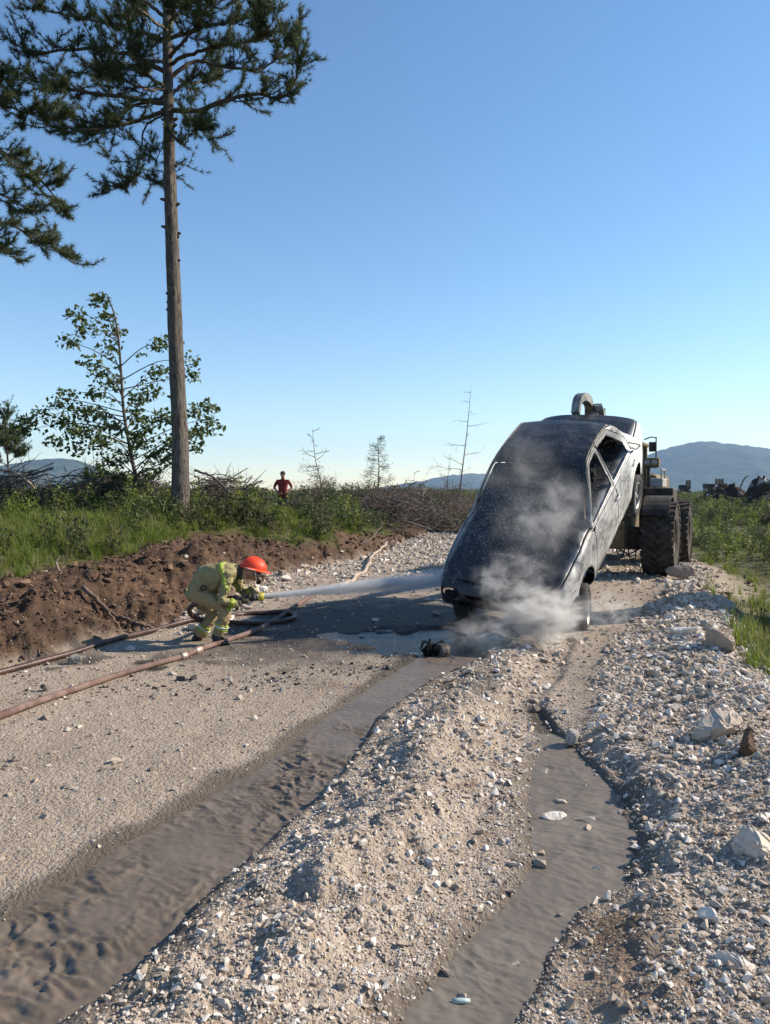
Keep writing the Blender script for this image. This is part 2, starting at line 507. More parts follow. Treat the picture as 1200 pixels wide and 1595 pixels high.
def build_ground():
    cx, cyy = 0.0, -1.2
    ang = np.concatenate([np.linspace(-math.pi, R(-70), 26)[:-1], np.linspace(R(-70), R(-37), 34)[:-1], np.linspace(R(-37), R(37), 470), np.linspace(R(37), R(70), 34)[1:], np.linspace(R(70), math.pi, 26)[1:-1]])
    def lg(a, b, st): return np.exp(np.arange(math.log(a), math.log(b), st))
    rad = np.concatenate([[0.05], lg(.5, 3, .03), lg(3, 16, .0058), lg(16, 70, .013), lg(70, 6500, .11), [6600.]])
    A, Rr = np.meshgrid(ang, rad)
    X = cx + Rr * np.sin(A); Y = cyy + Rr * np.cos(A)
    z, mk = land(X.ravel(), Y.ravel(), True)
    V = np.c_[X.ravel(), Y.ravel(), z]
    nr, nc = X.shape
    i, j = np.meshgrid(np.arange(nr - 1), np.arange(nc), indexing='ij')
    j2 = (j + 1) % nc
    F = np.stack([i * nc + j, i * nc + j2, (i + 1) * nc + j2, (i + 1) * nc + j], -1).reshape(-1, 4)[:, ::-1]
    me = make_mesh('ground', V, np.ascontiguousarray(F), True)
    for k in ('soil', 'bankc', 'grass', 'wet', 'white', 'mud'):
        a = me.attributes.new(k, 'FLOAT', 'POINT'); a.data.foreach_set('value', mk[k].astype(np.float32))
    o = link('ground', me, M_GROUND)
    o['kind'] = 'structure'
    return o
build_ground()

# ---- muddy water in the runnels
def mud_mat(name, c1, c2, rough, bscale):
    t = NT(name); P = t.pos()
    n = t.noise(3.5, P, 4, .6, .6)
    f = t.noise(bscale, t.mapping(P, (1, .45, 1)), 3, .5, .8)
    t.bsdf(t.mix(t.ss(.3, .7, n), c1, c2), t.fmix(n, rough, rough + .16), 0, .32, t.bump(f, .25, .008))
    return t.done()
M_MUDA = mud_mat('silt_water', (.112, .088, .066), (.152, .121, .094), .34, 30)
M_MUDB = mud_mat('pool_silt', (.132, .112, .090), (.165, .141, .114), .36, 18)

def runnel(name, poly, wid, z0, mat, amp, sharp, nn, mm, fu=20.0):
    n = nn; m = mm
    C = spline(np.c_[poly, np.zeros(len(poly))], n)[:, :2]
    w = np.interp(np.linspace(0, 1, n), np.linspace(0, 1, len(wid)), wid) * 1.45
    T = np.gradient(C, axis=0); T /= np.linalg.norm(T, axis=1)[:, None]
    Nn = np.c_[-T[:, 1], T[:, 0]]
    q = np.linspace(-1, 1, m)
    X = C[:, None, 0] + Nn[:, None, 0] * w[:, None] * q; Y = C[:, None, 1] + Nn[:, None, 1] * w[:, None] * q
    arc = np.r_[0, np.cumsum(np.linalg.norm(np.diff(C, axis=0), axis=1))]
    U = arc[:, None] + 0 * q; W = w[:, None] * q
    wx = .10 * fbm(U * 3, W * 3, 3, 5); wy = .10 * fbm(U * 3 + 9, W * 3, 3, 6)
    a = fbm((U + wx) * fu, (W + wy) * fu * .45, 3, 51)
    b = 1 - np.abs(fbm((U + wx) * fu * .55 + 3, (W + wy) * fu * .3, 3, 61))
    patch = sstep(-.25, .35, fbm(U * 1.6, W * 2.2, 2, 71)) * (1 - sstep(.45, .8, np.abs(q))[None, :])
    Z = z0 + amp * patch * (.55 * a + .8 * (b ** sharp - .5)) + .003 * fbm(U * 40, W * 25, 2, 81)
    Z = Z - (.10 * sstep(.90, 1.0, np.linspace(0, 1, n)))[:, None]
    V = np.c_[X.ravel(), Y.ravel(), Z.ravel()]
    i, j = np.meshgrid(np.arange(n - 1), np.arange(m - 1), indexing='ij')
    F = np.stack([i * m + j, i * m + j + 1, (i + 1) * m + j + 1, (i + 1) * m + j], -1).reshape(-1, 4)[:, ::-1]
    o = link(name, make_mesh(name, V, np.ascontiguousarray(F), True), mat)
    o['kind'] = 'structure'
    return o
runnel('muddy_runnel', SA, SA_W, -.030, M_MUDA, .022, 3, 1300, 120, 30.0)
runnel('mud_pool', SB, SB_W, -.022, M_MUDB, .007, 3, 700, 60, 26.0)

t = NT('puddle_water'); P = t.pos()
t.bsdf((.02, .018, .016), .10, 0, .5, t.bump(t.noise(16, t.mapping(P, (1, 1.8, 1)), 4, .65, .5), .75, .018))
M_PUD = t.done()
def puddle():
    a = np.linspace(0, 2 * math.pi, 72, endpoint=False)
    r = 1 + .12 * np.sin(3 * a + 1) + .09 * np.sin(5 * a) + .06 * np.sin(9 * a + 2)
    z = -.038
    ring = np.c_[.45 + 1.15 * r * np.cos(a), 8.05 + .95 * r * np.sin(a), np.full(72, z)]
    V = np.vstack([[.45, 8.0, z], ring])
    F = [(0, i + 1, (i + 1) % 72 + 1) for i in range(72)]
    o = obj('puddle', V, F, M_PUD); o['kind'] = 'structure'
puddle()

# ---- stones
def stone_mat(name, cs, dark=.0, rough=.9):
    t = NT(name)
    r = t.rand(); P = t.objc()
    c = t.mix(r, cs[0], cs[1])
    c = t.mix(t.ss(.55, .85, t.math('FRACT', t.math('MULTIPLY', r, 7.3))), c, cs[2])
    c = t.mix(t.math('MULTIPLY', t.ss(.5, .75, t.noise(1.6, P, 5, .65)), .45), c, cs[3])
    t.bsdf(c, rough, 0, .25, t.bump(t.noise(9, P, 4, .6), .35, .05))
    return t.done()
M_STONE = stone_mat('pale_stone', [(.34, .272, .212), (.57, .49, .41), (.72, .66, .59), (.22, .15, .102)])
M_PEB = stone_mat('pebble_stone', [(.21, .166, .127), (.39, .33, .275), (.51, .46, .405), (.14, .098, .068)])
M_CLOD = stone_mat('soil_clod', [(.065, .039, .026), (.14, .085, .055), (.19, .122, .08), (.05, .03, .02)])
M_CHAR = stone_mat('charred_bits', [(.012, .011, .011), (.035, .032, .03), (.06, .055, .05), (.01, .01, .01)], rough=.55)

def stone_geo(seed, n=13, flat=.7, jag=.25):
    g = np.random.default_rng(seed)
    bm = bmesh.new()
    d = g.normal(size=(n, 3)); d /= np.linalg.norm(d, axis=1)[:, None]
    d *= (1 - jag + jag * g.random((n, 1)))
    d *= np.array([1, .72 + .25 * g.random(), flat])
    for p in d: bm.verts.new(p * .5)
    r = bmesh.ops.convex_hull(bm, input=list(bm.verts))
    bmesh.ops.delete(bm, geom=[e for e in r['geom_interior'] if isinstance(e, bmesh.types.BMVert)], context='VERTS')
    bm.verts.ensure_lookup_table(); bm.verts.index_update()
    V = [v.co[:] for v in bm.verts]; F = [[v.index for v in f.verts] for f in bm.faces]
    bm.free()
    return V, F
def rock_geo(seed, flat=.7, sub=1):
    """larger stone: hull, bevelled edges and a broken surface"""
    g = np.random.default_rng(seed)
    V, F = stone_geo(seed, 15, flat, .22)
    bm = bmesh.new()
    vs_ = [bm.verts.new(v) for v in V]
    for f in F: bm.faces.new([vs_[i] for i in f])
    bmesh.ops.bevel(bm, geom=list(bm.edges), offset=.035, segments=1, affect='EDGES')
    bmesh.ops.triangulate(bm, faces=bm.faces)
    if sub: bmesh.ops.subdivide_edges(bm, edges=list(bm.edges), cuts=sub)
    bm.verts.ensure_lookup_table(); bm.verts.index_update(); bm.normal_update()
    for v in bm.verts:
        v.co += v.normal * float(g.normal() * .012)
    V = [v.co[:] for v in bm.verts]; F = [[v.index for v in f.verts] for f in bm.faces]
    bm.free()
    return V, F

def polar(n, rmin, rmax, amax=38):
    a = R(amax) * (2 * rng.random(n) - 1); r = np.exp(rng.uniform(math.log(rmin), math.log(rmax), n))
    return r * np.sin(a), r * np.cos(a), r

def gravel(name, n, rmin, rmax, weight, size, mat, label, cat, sink=.25, nsrc=8, seed=0, flat=.7, smin=.004, cap=.017):
    x, y, r = polar(n, rmin, rmax)
    z, mk = land(x, y, True)
    keep = rng.random(n) < weight(mk, x, y)
    x, y, z, r = x[keep], y[keep], z[keep], r[keep]
    m = len(x)
    s = np.maximum(smin * r, .008) * (1 + rng.pareto(2.6, m) * size)
    s = np.minimum(s, cap * r + .015); s = np.minimum(s, .16)
    sc = np.c_[s * (1 + .4 * rng.random(m)), s, s * (.7 + .5 * rng.random(m))]
    rot = np.c_[rng.normal(0, .35, m), rng.normal(0, .35, m), rng.uniform(0, 6.28, m)]
    src = [source('%s_piece' % name, *stone_geo(seed + k, 11, flat), mat) for k in range(nsrc)]
    return scatter(name, np.c_[x, y, z + s * (.5 * flat - sink)], rot, sc, rng.integers(0, nsrc, m), src, label, cat)

gravel('gravel', 200000, 1.7, 30, lambda k, x, y: k['white'] * (1 - k['mud']) * (1 - k['grass']) * (1 - k['bank']) * (1 - .7 * k['wet']) * (1 - .6 * k['soil']) * .85, 1.0, M_STONE,
       'pale crushed limestone gravel heaped along the track', 'gravel', seed=100, smin=.0027, cap=.013)
gravel('road_grit', 60000, 1.7, 26, lambda k, x, y: (1 - k['white']) * (1 - k['mud']) * (1 - k['grass']) * (1 - k['bank']) * (1 - .8 * k['wet']) * (k['s'] < 0) * .38, .55, M_PEB,
       'fine tan grit and pebbles pressed into the track', 'gravel', seed=200, sink=.32, smin=.003)
gravel('soil_clods', 70000, 4, 26, lambda k, x, y: k['bank'] * .5 + .10 * (k['grassR'] > .3) * (k['grassR'] < .9), .9, M_CLOD, 'loose brown clods of earth on the cut bank', 'soil', seed=300, smin=.0036)
gravel('mud_pebbles', 26000, 1.8, 9, lambda k, x, y: k['mud'] * .05 * (1 + 4 * (k['qb'] < 1.0)), .8, M_PEB, 'small stones sticking out of the muddy water', 'gravel', seed=400, sink=.05, smin=.004)
gravel('rubble', 70000, 1.9, 14, lambda k, x, y: (k['rs'] > -.12) * (k['r2'] < .5) * (1 - k['mud']) * (x > 0) * .55, 1.0, M_STONE,
       'coarse broken limestone rubble heaped in the windrow', 'rubble', seed=700, smin=.0036, cap=.013, sink=.2)
gravel('bank_pebbles', 26000, 5, 24, lambda k, x, y: k['bank'] * .05, .9, M_PEB, 'scattered pale pebbles lodged in the cut earth bank', 'gravel', seed=800, smin=.0032)
# ------------------------------------------------------------------ vegetation
def unit(v): return v / (np.linalg.norm(v, axis=-1, keepdims=True) + 1e-9)

def leaves(C, size, up=.5, asp=.5, fold=.15, g=rng):
    """diamond leaves at C, each a folded pair of triangles"""
    n = len(C)
    N = unit(g.normal(size=(n, 3)) + np.array([0, 0, up]))
    A = unit(np.cross(N, g.normal(size=(n, 3)))); B = np.cross(N, A)
    s = (np.asarray(size) * (.65 + .7 * g.random(n)))[:, None]
    p0 = C - A * s * .5; p2 = C + A * s * .5; p1 = C + B * s * asp * .5 + N * s * fold; p3 = C - B * s * asp * .5 + N * s * fold
    V = np.stack([p0, p1, p2, p3], 1).reshape(-1, 3)
    b = np.arange(n)[:, None] * 4
    F = np.concatenate([b + np.array([0, 1, 2]), b + np.array([0, 2, 3])])
    return V, F

def needles(P, D, k=24, ln=.12, wd=.0055, spread=.9, g=rng):
    """tufts of k needles at P pointing round D"""
    n = len(P)
    P = np.repeat(P, k, 0); D = np.repeat(D, k, 0)
    d = unit(D + spread * g.normal(size=(n * k, 3)) * .75)
    L = (ln * (.7 + .5 * g.random(n * k)))[:, None]
    P = P - D * (g.random((n * k, 1)) * .05)
    w = unit(np.cross(d, g.normal(size=d.shape))) * wd
    V = np.stack([P - w, P + w, P + d * L], 1).reshape(-1, 3)
    return V, np.arange(n * k * 3).reshape(-1, 3)

def tubes(paths, n=5):
    """many tapered tubes as one mesh: paths = [(points, radii)]"""
    VV = []; FF = []; o = 0
    for p, r in paths:
        V, F = tube(p, r, n, False)
        VV.append(V); FF += [tuple(i + o for i in f) for f in F]; o += len(V)
    return np.concatenate(VV), np.array(FF)

def bark_mat(name, c1, c2, c3, sc=1.0):
    t = NT(name); P = t.pos()
    m = t.mapping(P, (9 * sc, 9 * sc, 2.2 * sc))
    v = t.voro(1.6, m, 'DISTANCE_TO_EDGE'); n = t.noise(2.2, m, 6, .7); nb = t.noise(1.3, P, 3)
    v = t.math('MULTIPLY', t.noise(1.0, t.mapping(P, (34 * sc, 34 * sc, 5.5 * sc)), 6, .7, .6), .42)
    c = t.mix(t.ss(.15, .24, v), c1, t.mix(n, c2, c3))
    c = t.mix(t.math('MULTIPLY', nb, .4), c, c2)
    t.bsdf(c, .9, 0, .2, t.bump(t.math('ADD', t.ss(.1, .3, v), t.math('MULTIPLY', n, .7)), .9, .03))
    return t.done()
M_BARK = bark_mat('pine_bark', (.030, .025, .021), (.115, .098, .084), (.29, .25, .215))
M_TWIG = simple('twig_bark', (.055, .042, .032), (.12, .095, .075), 3, .9, coord='pos')
M_DEAD = simple('dead_wood', (.075, .058, .048), (.17, .14, .12), 4, .9, coord='pos')
M_PALEWOOD = simple('pale_bare_wood', (.27, .21, .165), (.42, .34, .28), 6, .85, bump=.3, bscale=30, coord='pos')
M_ROOT = simple('root_bark', (.10, .065, .045), (.19, .13, .095), 6, .9, bump=.4, bscale=30, coord='pos')
M_NEEDLE = leaf_mat('pine_needles', (.036, .055, .016), (.085, .108, .036), .28, .5)
M_NEEDLE2 = leaf_mat('pine_needles_pale', (.05, .07, .02), (.095, .11, .04), .28, .55)  # slightly paler green for the left-edge and the far pine
M_OAK = leaf_mat('oak_leaves', (.055, .085, .022), (.11, .145, .045), .35, .45)
M_SHRUB = leaf_mat('shrub_leaves', (.05, .075, .02), (.115, .135, .045), .35, .55)
M_SHRUB2 = leaf_mat('dull_shrub_leaves', (.055, .06, .03), (.12, .115, .06), .3, .6)
M_BROWN = leaf_mat('withered_leaves', (.085, .05, .03), (.20, .125, .075), .25, .7)
M_GRASS = leaf_mat('grass_blades', (.11, .16, .022), (.21, .25, .05), .45, .5)
M_GRASS2 = leaf_mat('dry_grass_blades', (.13, .13, .045), (.26, .225, .10), .4, .6)

def trunk_mesh(path, r0, r1, flare=1.25, n=22, rings=150, seed=3):
    P = spline(path, rings)
    tt = np.linspace(0, 1, rings)
    rad = r0 + (r1 - r0) * tt ** .9
    rad = rad * (1 + (flare - 1) * np.exp(-tt * 40))
    V, F = tube(P, rad, n, True)
    Pc = np.repeat(P, n, 0)
    a = np.tile(np.linspace(0, 1, n, endpoint=False), rings); h = np.repeat(P[:, 2], n)
    k = .10 * fbm(a * 11, h * 1.7, 3, seed) + .06 * fbm(a * 23, h * 5, 2, seed + 4)
    k[a > .95] *= .5
    V = Pc + (V - Pc) * (1 + k)[:, None]
    return V, F, P, rad

def limb_set(pts, r0, g, dens=1.0, twig=.75, start=.3):
    """one limb with its twigs: tubes, tuft points and directions"""
    P = spline(pts, 26)
    L = np.linalg.norm(np.diff(P, axis=0), axis=1).sum()
    P[1:-1] += g.normal(0, .012, (24, 3))
    paths = [(P, np.linspace(r0, r0 * .22, 26))]
    tp = []; td = []
    nt = int((6 + L * 6.5) * dens)
    for t in np.sort(g.uniform(start, 1.0, nt)):
        i = min(int(t * 25), 24)
        T = unit(P[i + 1] - P[i])
        d = unit(T * .75 + g.normal(size=3) * np.array([.75, .75, .45]) + np.array([0, 0, .10]))
        ln = twig * (.45 + .75 * g.random()) * (1.15 - .55 * t)
        q = np.linspace(0, 1, 6)[:, None]
        S = P[i] + d * ln * q + np.array([0, 0, 1]) * ln * .28 * q ** 2
        paths.append((S, np.linspace(r0 * .28 * (1.2 - t * .6), .004, 6)))
        for u in np.linspace(.35, 1, 5):
            b = S[0] + (S[-1] - S[0]) * u
            tp.append(S[min(int(u * 5), 5)]); td.append(unit(d + np.array([0, 0, .35])))
        for _ in range(g.integers(2, 5)):
            k = g.integers(1, 6)
            d2 = unit(d * .8 + g.normal(size=3) * .6 + np.array([0, 0, .25]))
            l2 = ln * (.25 + .35 * g.random())
            S2 = S[k] + d2 * l2 * np.linspace(0, 1, 4)[:, None] + np.array([0, 0, 1]) * l2 * .25 * np.linspace(0, 1, 4)[:, None] ** 2
            paths.append((S2, np.linspace(.006, .003, 4)))
            for u in (1, 2, 3):
                tp.append(S2[u]); td.append(unit(d2 + np.array([0, 0, .3])))
    return paths, tp, td

def pine(name, label, trunk_path, r0, r1, limbs, seed, mat_n, k=22, ln=.125, dens=1.0, twig=.75, group=None, stubs=0, wd=.0055):
    g = np.random.default_rng(seed)
    base = np.array(trunk_path[0], float)
    root = empty(name, tuple(base), 0, label, 'tree', group)
    V, F, TP, TR = trunk_mesh(trunk_path, r0, r1, seed=seed)
    tr = obj('trunk', V - base, F, M_BARK, root, True)
    TPs, TDs = [], []
    for pts, rr in limbs:
        paths, tp, td = limb_set(pts, rr, g, dens, twig)
        v, f = tubes(paths, 5)
        obj('branch', v - base, f, M_TWIG, root, True)
        TPs += tp; TDs += td
    nv, nf = needles(np.array(TPs), np.array(TDs), k, ln, wd, 1.0, g)
    obj('crown', nv - base, nf, mat_n, root)
    for i in range(stubs):
        a = g.uniform(0, 6.28); j = int(g.uniform(.10, .62) * (len(TP) - 1))
        d = np.array([math.cos(a), math.sin(a) * .4, .15 + .3 * g.random()])
        p = TP[j] - base; l = .03 + .07 * g.random()
        v, f = tube([p + d * TR[j] * .8, p + d * (TR[j] + l * .5), p + d * (TR[j] + l)], [.040, .032, .022], 6)
        obj('branch_stub', v, f, M_TWIG, tr, True)
    return root

# ---- the tall pine on the bank
YP = 16.0
pb = py_(281, 806, YP); pb[2] = zl(pb[0], YP) - .05
tp_ = [pb] + [py_(px, yy, YP) for px, yy in ((281, 700), (275, 560), (270, 420), (265, 280), (263, 170), (261, 60), (262, -60), (264, -200), (262, -290))]
def L2(px, dy):
    n = len(px)
    return [py_(a, b, YP + dy * i / (n - 1)) for i, (a, b) in enumerate(px)]
limbs = [
    (L2([(262, 172), (310, 172), (350, 156), (400, 147), (440, 152), (461, 120), (466, 45)], -.7), .060),
    (L2([(264, 125), (300, 96), (340, 102), (400, 108), (440, 82), (462, 35)], 1.0), .050),
    (L2([(262, 62), (320, 42), (380, 30), (404, 2)], -1.0), .045),
    (L2([(262, 100), (310, 80), (350, 70), (400, 62), (420, 40)], -1.6), .045),
    (L2([(258, 160), (200, 152), (120, 140), (60, 127), (15, 108)], .6), .055),
    (L2([(258, 172), (205, 190), (160, 200), (100, 200), (50, 190)], -1.1), .050),
    (L2([(258, 112), (200, 86), (140, 76), (60, 82), (24, 70)], -.5), .055),
    (L2([(258, 62), (190, 42), (100, 22), (42, 12)], .9), .050),
    (L2([(256, 150), (200, 170), (160, 200), (135, 218)], 1.4), .040),
    (L2([(256, 178), (226, 200), (216, 250), (200, 285), (168, 299)], -.3), .026),
    (L2([(266, 205), (285, 226), (300, 205), (318, 196)], -.8), .022),
    (L2([(258, 215), (248, 240), (238, 270), (232, 282)], .4), .016),
    (L2([(262, 165), (290, 180), (315, 205), (326, 216)], .5), .018),
    (L2([(262, 40), (300, 0), (340, -40), (360, -90)], .8), .045),
    (L2([(262, 30), (210, -10), (150, -40), (90, -60)], -.8), .045),
    (L2([(262, 10), (230, -30), (190, -60)], 2.0), .04), (L2([(262, 140), (235, 120), (215, 90), (205, 60)], -2.2), .045),
    (L2([(262, 150), (290, 130), (320, 128), (345, 120)], 2.3), .045), (L2([(262, 100), (240, 95), (180, 110), (150, 120)], 2.2), .045),
    (L2([(262, 90), (290, 60), (310, 30), (330, 0)], -2.2), .045), (L2([(262, 135), (230, 140), (170, 115), (130, 100)], -2.0), .045),
    (L2([(262, 60), (270, 20), (285, -10)], -2.2), .04), (L2([(262, 50), (225, 20), (195, 0)], -2.1), .04),
    (L2([(262, -60), (330, -90), (400, -110)], .6), .04), (L2([(262, -60), (190, -80), (110, -100)], -.6), .04),
    (L2([(262, -150), (310, -190), (370, -200)], -.5), .035), (L2([(262, -150), (210, -180), (150, -190)], .5), .035),
    (L2([(262, -220), (290, -270), (320, -290)], .4), .03), (L2([(262, -220), (230, -270), (205, -290)], -.4), .03),
    (L2([(262, -100), (270, -140), (280, -180)], 2.0), .04), (L2([(262, -100), (250, -140), (240, -180)], -2.0), .04),
]
pine('pine_tree', 'tall pine with a long bare trunk standing alone on the earth bank', tp_, .195, .055, limbs, 5, M_NEEDLE, 21, .13, 1.0, .76, stubs=44)

# ---- the pine whose branches reach in over the left edge
YQ = 13.5
def Q2(px, dy):
    n = len(px)
    return [py_(a, b, YQ + dy * i / (n - 1)) for i, (a, b) in enumerate(px)]
qb_ = py_(-190, 800, YQ); qb_[2] = zl(qb_[0], YQ) - .05
tq = [qb_] + [py_(px, yy, YQ) for px, yy in ((-188, 600), (-186, 400), (-185, 200), (-183, 0), (-180, -150))]
ql = [(Q2(a, d), r) for a, d, r in (
    ([(-186, 170), (-100, 165), (-20, 160), (50, 178), (112, 188)], -.4, .045), ([(-186, 120), (-90, 110), (-10, 125), (30, 160)], .6, .04),
    ([(-186, 230), (-80, 215), (0, 235), (60, 275), (108, 342)], -.6, .045), ([(-186, 330), (-90, 330), (0, 345), (60, 375), (118, 412)], .3, .04),
    ([(-186, 290), (-80, 290), (-5, 300), (40, 330)], .8, .04), ([(-186, 400), (-100, 380), (-20, 380), (20, 400)], -.5, .035),
    ([(-186, 60), (-100, 40), (-40, 60)], .4, .04), ([(-186, 0), (-130, -30), (-70, -40)], -.5, .035), ([(-186, 150), (-240, 130), (-320, 140)], .4, .04),
    ([(-186, 260), (-260, 250), (-330, 270)], -.4, .04), ([(-184, -60), (-220, -100), (-260, -110)], .3, .03), ([(-184, -60), (-150, -110), (-110, -130)], .3, .03),
    ([(-186, 200), (-170, 180), (-150, 170)], 2.0, .04), ([(-186, 100), (-200, 80), (-220, 70)], -2.0, .04))]
pine('pine_tree', 'pine leaning its ragged branches in from beside the tall bare-trunked pine', tq, .18, .05, ql, 9, M_NEEDLE2, 20, .12, 1.0, .62, stubs=6)

# ---- small pine far off on the left
YS = 46.0
sb_ = py_(14, 790, YS); sb_[2] = zl(sb_[0], YS)
ts = [sb_, py_(14, 740, YS), py_(11, 700, YS), py_(8, 655, YS)]
def S2(px, dy): return [py_(a, b, YS + dy * i / (len(px) - 1)) for i, (a, b) in enumerate(px)]
sl = [(S2(a, d), .03) for a, d in (([(13, 725), (0, 720), (-14, 715)], .3), ([(13, 722), (24, 712), (34, 705)], -.4), ([(11, 705), (22, 695), (30, 688)], .3), ([(11, 700), (0, 690), (-12, 690)], -.3),
     ([(10, 685), (16, 675), (20, 668)], .5), ([(9, 680), (2, 670), (-4, 665)], -.5), ([(9, 665), (12, 655), (13, 648)], 0), ([(12, 712), (14, 702), (15, 695)], 1.2), ([(11, 700), (9, 690), (8, 685)], -1.2))]
pine('pine_tree', 'small distant pine beside the far blue ridge', ts, .09, .03, sl, 13, M_NEEDLE2, 14, .20, 1.2, .9, wd=.012)

# ---- leafy oak sapling behind the pine trunk
YO = 17.6
g_oak = np.random.default_rng(21)
ob = py_(222, 800, YO); ob[2] = zl(ob[0], YO) - .05
oak_t = [ob] + [py_(a, b, YO) for a, b in ((213, 750), (203, 700), (193, 640), (189, 580), (184, 520), (176, 482), (166, 462))]
oak = empty('oak_sapling', tuple(ob), 0, 'slender leafy oak sapling growing right behind the pine trunk', 'tree')
OT = spline(oak_t, 60)
v, f = tube(OT, np.linspace(.055, .012, 60), 8)
obj('trunk', v - ob, f, M_TWIG, oak, True)
clusters = [(154, 468), (164, 493), (180, 516), (119, 490), (130, 514), (105, 531), (168, 542), (140, 566), (154, 584), (175, 594), (150, 612), (105, 615), (92, 628), (45, 657), (66, 642), (95, 657),
            (154, 647), (140, 675), (114, 672), (84, 689), (122, 700), (158, 690), (217, 619), (238, 612), (248, 580), (252, 535), (215, 645), (231, 664), (255, 647), (224, 689), (196, 710), (168, 717),
            (245, 706), (294, 560), (300, 585), (304, 640), (325, 633), (322, 654), (332, 668), (308, 675), (301, 696), (262, 690), (270, 720), (150, 735), (190, 745), (235, 740), (176, 665), (210, 680), (38, 668), (128, 640)]
lv = []
for cx_, cy_ in clusters:
    c = py_(cx_, cy_, YO + g_oak.uniform(-.9, .9))
    j = int(np.argmin(np.linalg.norm(OT - (c - np.array([0, 0, .45])), axis=1)))
    j = max(6, min(j, 52))
    mid = OT[j] * .45 + c * .55 + np.array([0, 0, .12]) + g_oak.normal(0, .05, 3)
    v, f = tube(spline([OT[j], mid, c + g_oak.normal(0, .04, 3)], 9), np.linspace(.016, .004, 9), 5)
    obj('branch', v - ob, f, M_TWIG, oak, True)
    n = int(g_oak.integers(50, 80))
    q = g_oak.normal(size=(n, 3)); q = unit(q) * (g_oak.random((n, 1)) ** .5) * np.array([.30, .30, .20])
    lv.append(c + q)
    m = int(n * .35); w = g_oak.uniform(.35, .95, (m, 1))
    lv.append(OT[j] * (1 - w) + c * w + g_oak.normal(0, .07, (m, 3)))
v, f = leaves(np.concatenate(lv), .12, .7, .6, .1, g_oak)
obj('crown', v - ob, f, M_OAK, oak)

# ---- shrubs: a few grown once, then copied
def shrub_proto(kind, seed):
    g = np.random.default_rng(seed)
    paths = []; pts = []
    ns = 16 if kind != 'dead' else 34
    for _ in range(ns):
        a = g.uniform(0, 6.28); lean = g.uniform(.1, .9)
        d = np.array([math.cos(a) * lean, math.sin(a) * lean, 1.0]); d /= np.linalg.norm(d)
        ln = g.uniform(.55, 1.1)
        q = np.linspace(0, 1, 7)[:, None]
        S = np.array([math.cos(a), math.sin(a), 0]) * .1 + d * ln * q + g.normal(0, .02, (7, 3))
        S[:, 2] -= (.25 * ln * lean * q[:, 0] ** 2)
        paths.append((S, np.linspace(.014, .004, 7)))
        for _ in range(4 if kind != 'dead' else 6):
            k = g.integers(2, 7)
            e = unit(d + g.normal(size=3) * .8); l2 = ln * g.uniform(.2, .5)
            S2 = S[k] + e * l2 * np.linspace(0, 1, 4)[:, None] + g.normal(0, .012, (4, 3))
            paths.append((S2, np.linspace(.007, .003, 4)))
            m = {'leafy': 26, 'dull': 18, 'dead': 5}[kind]
            w = g.uniform(.1, 1.05, (m, 1))
            pts.append(S2[0] + (S2[-1] - S2[0]) * w + g.normal(0, .055, (m, 3)))
    v, f = tubes(paths, 4)
    stem = make_mesh('stems', v, f, True); stem.materials.append(M_DEAD if kind == 'dead' else M_TWIG)
    v, f = leaves(np.concatenate(pts), .062 if kind != 'dead' else .05, .4, .55, .12, g)
    fol = make_mesh('foliage', v, f); fol.materials.append({'leafy': M_SHRUB, 'dull': M_SHRUB2, 'dead': M_BROWN}[kind])
    return stem, fol
PROTO = {(k, i): shrub_proto(k, 50 + 7 * i + {'leafy': 0, 'dull': 100, 'dead': 200}[k]) for k in ('leafy', 'dull', 'dead') for i in range(3)}
def shrub(kind, x, y, s, label, group, g, tall=1.0, name=None):
    r = empty(name or {'leafy': 'green_shrub', 'dull': 'scrub_bush', 'dead': 'withered_shrub'}[kind], (x, y, zl(x, y) - .03), g.uniform(0, 6.28), label, 'shrub', group)
    r.scale = (s, s, s * tall)
    st, fo = PROTO[(kind, int(g.integers(0, 3)))]
    link('stems', st, None, r); link('foliage', fo, None, r)
    return r
gs = np.random.default_rng(31)
def band(n, x0, x1, d0, d1, kinds, probs, sz, lab, grp):
    for _ in range(n):
        px = gs.uniform(x0, x1); y = gs.uniform(d0, d1)
        x = (px - 600) / FPX * y
        if abs(px - 441) < 26 and y < 28: continue
        k = gs.choice(kinds, p=probs)
        s = gs.uniform(*sz)
        shrub(k, x, y, s, lab[k], grp, gs, gs.uniform(.8, 1.15))
labL = {'leafy': 'green leafy shrub in the thicket behind the grassy bank top', 'dull': 'olive scrub bush in the thicket behind the grassy bank top', 'dead': 'brown withered shrub in the thicket behind the grassy bank top'}
labO = {k: v.replace('behind the grassy bank top', 'round the foot of the oak sapling') for k, v in labL.items()}
band(22, -160, 160, 17.0, 22, ['leafy', 'dull', 'dead'], [.2, .3, .5], (.5, .78), {k: v.replace('in the thicket behind the grassy bank top', 'among the brush heaps below the far left hill') for k, v in labL.items()}, 'thicket around the pine and oak sapling')
band(30, 140, 300, 17.2, 22, ['leafy', 'dull', 'dead'], [.32, .30, .38], (.65, 1.05), labO, 'thicket around the pine and oak sapling')
def labs(where): return {'leafy': 'green leafy shrub ' + where, 'dull': 'dull olive scrub bush ' + where, 'dead': 'brown withered bush ' + where}
band(20, 300, 420, 17.5, 24, ['leafy', 'dull', 'dead'], [.40, .25, .35], (.45, .8), labs('in the scrub between the pine trunk and the man in red'), 'scrub strip beside the track')
band(18, 420, 560, 20, 26, ['leafy', 'dull', 'dead'], [.60, .20, .20], (.24, .38), labs('low in the grass below and right of the man in red'), 'scrub strip beside the track')
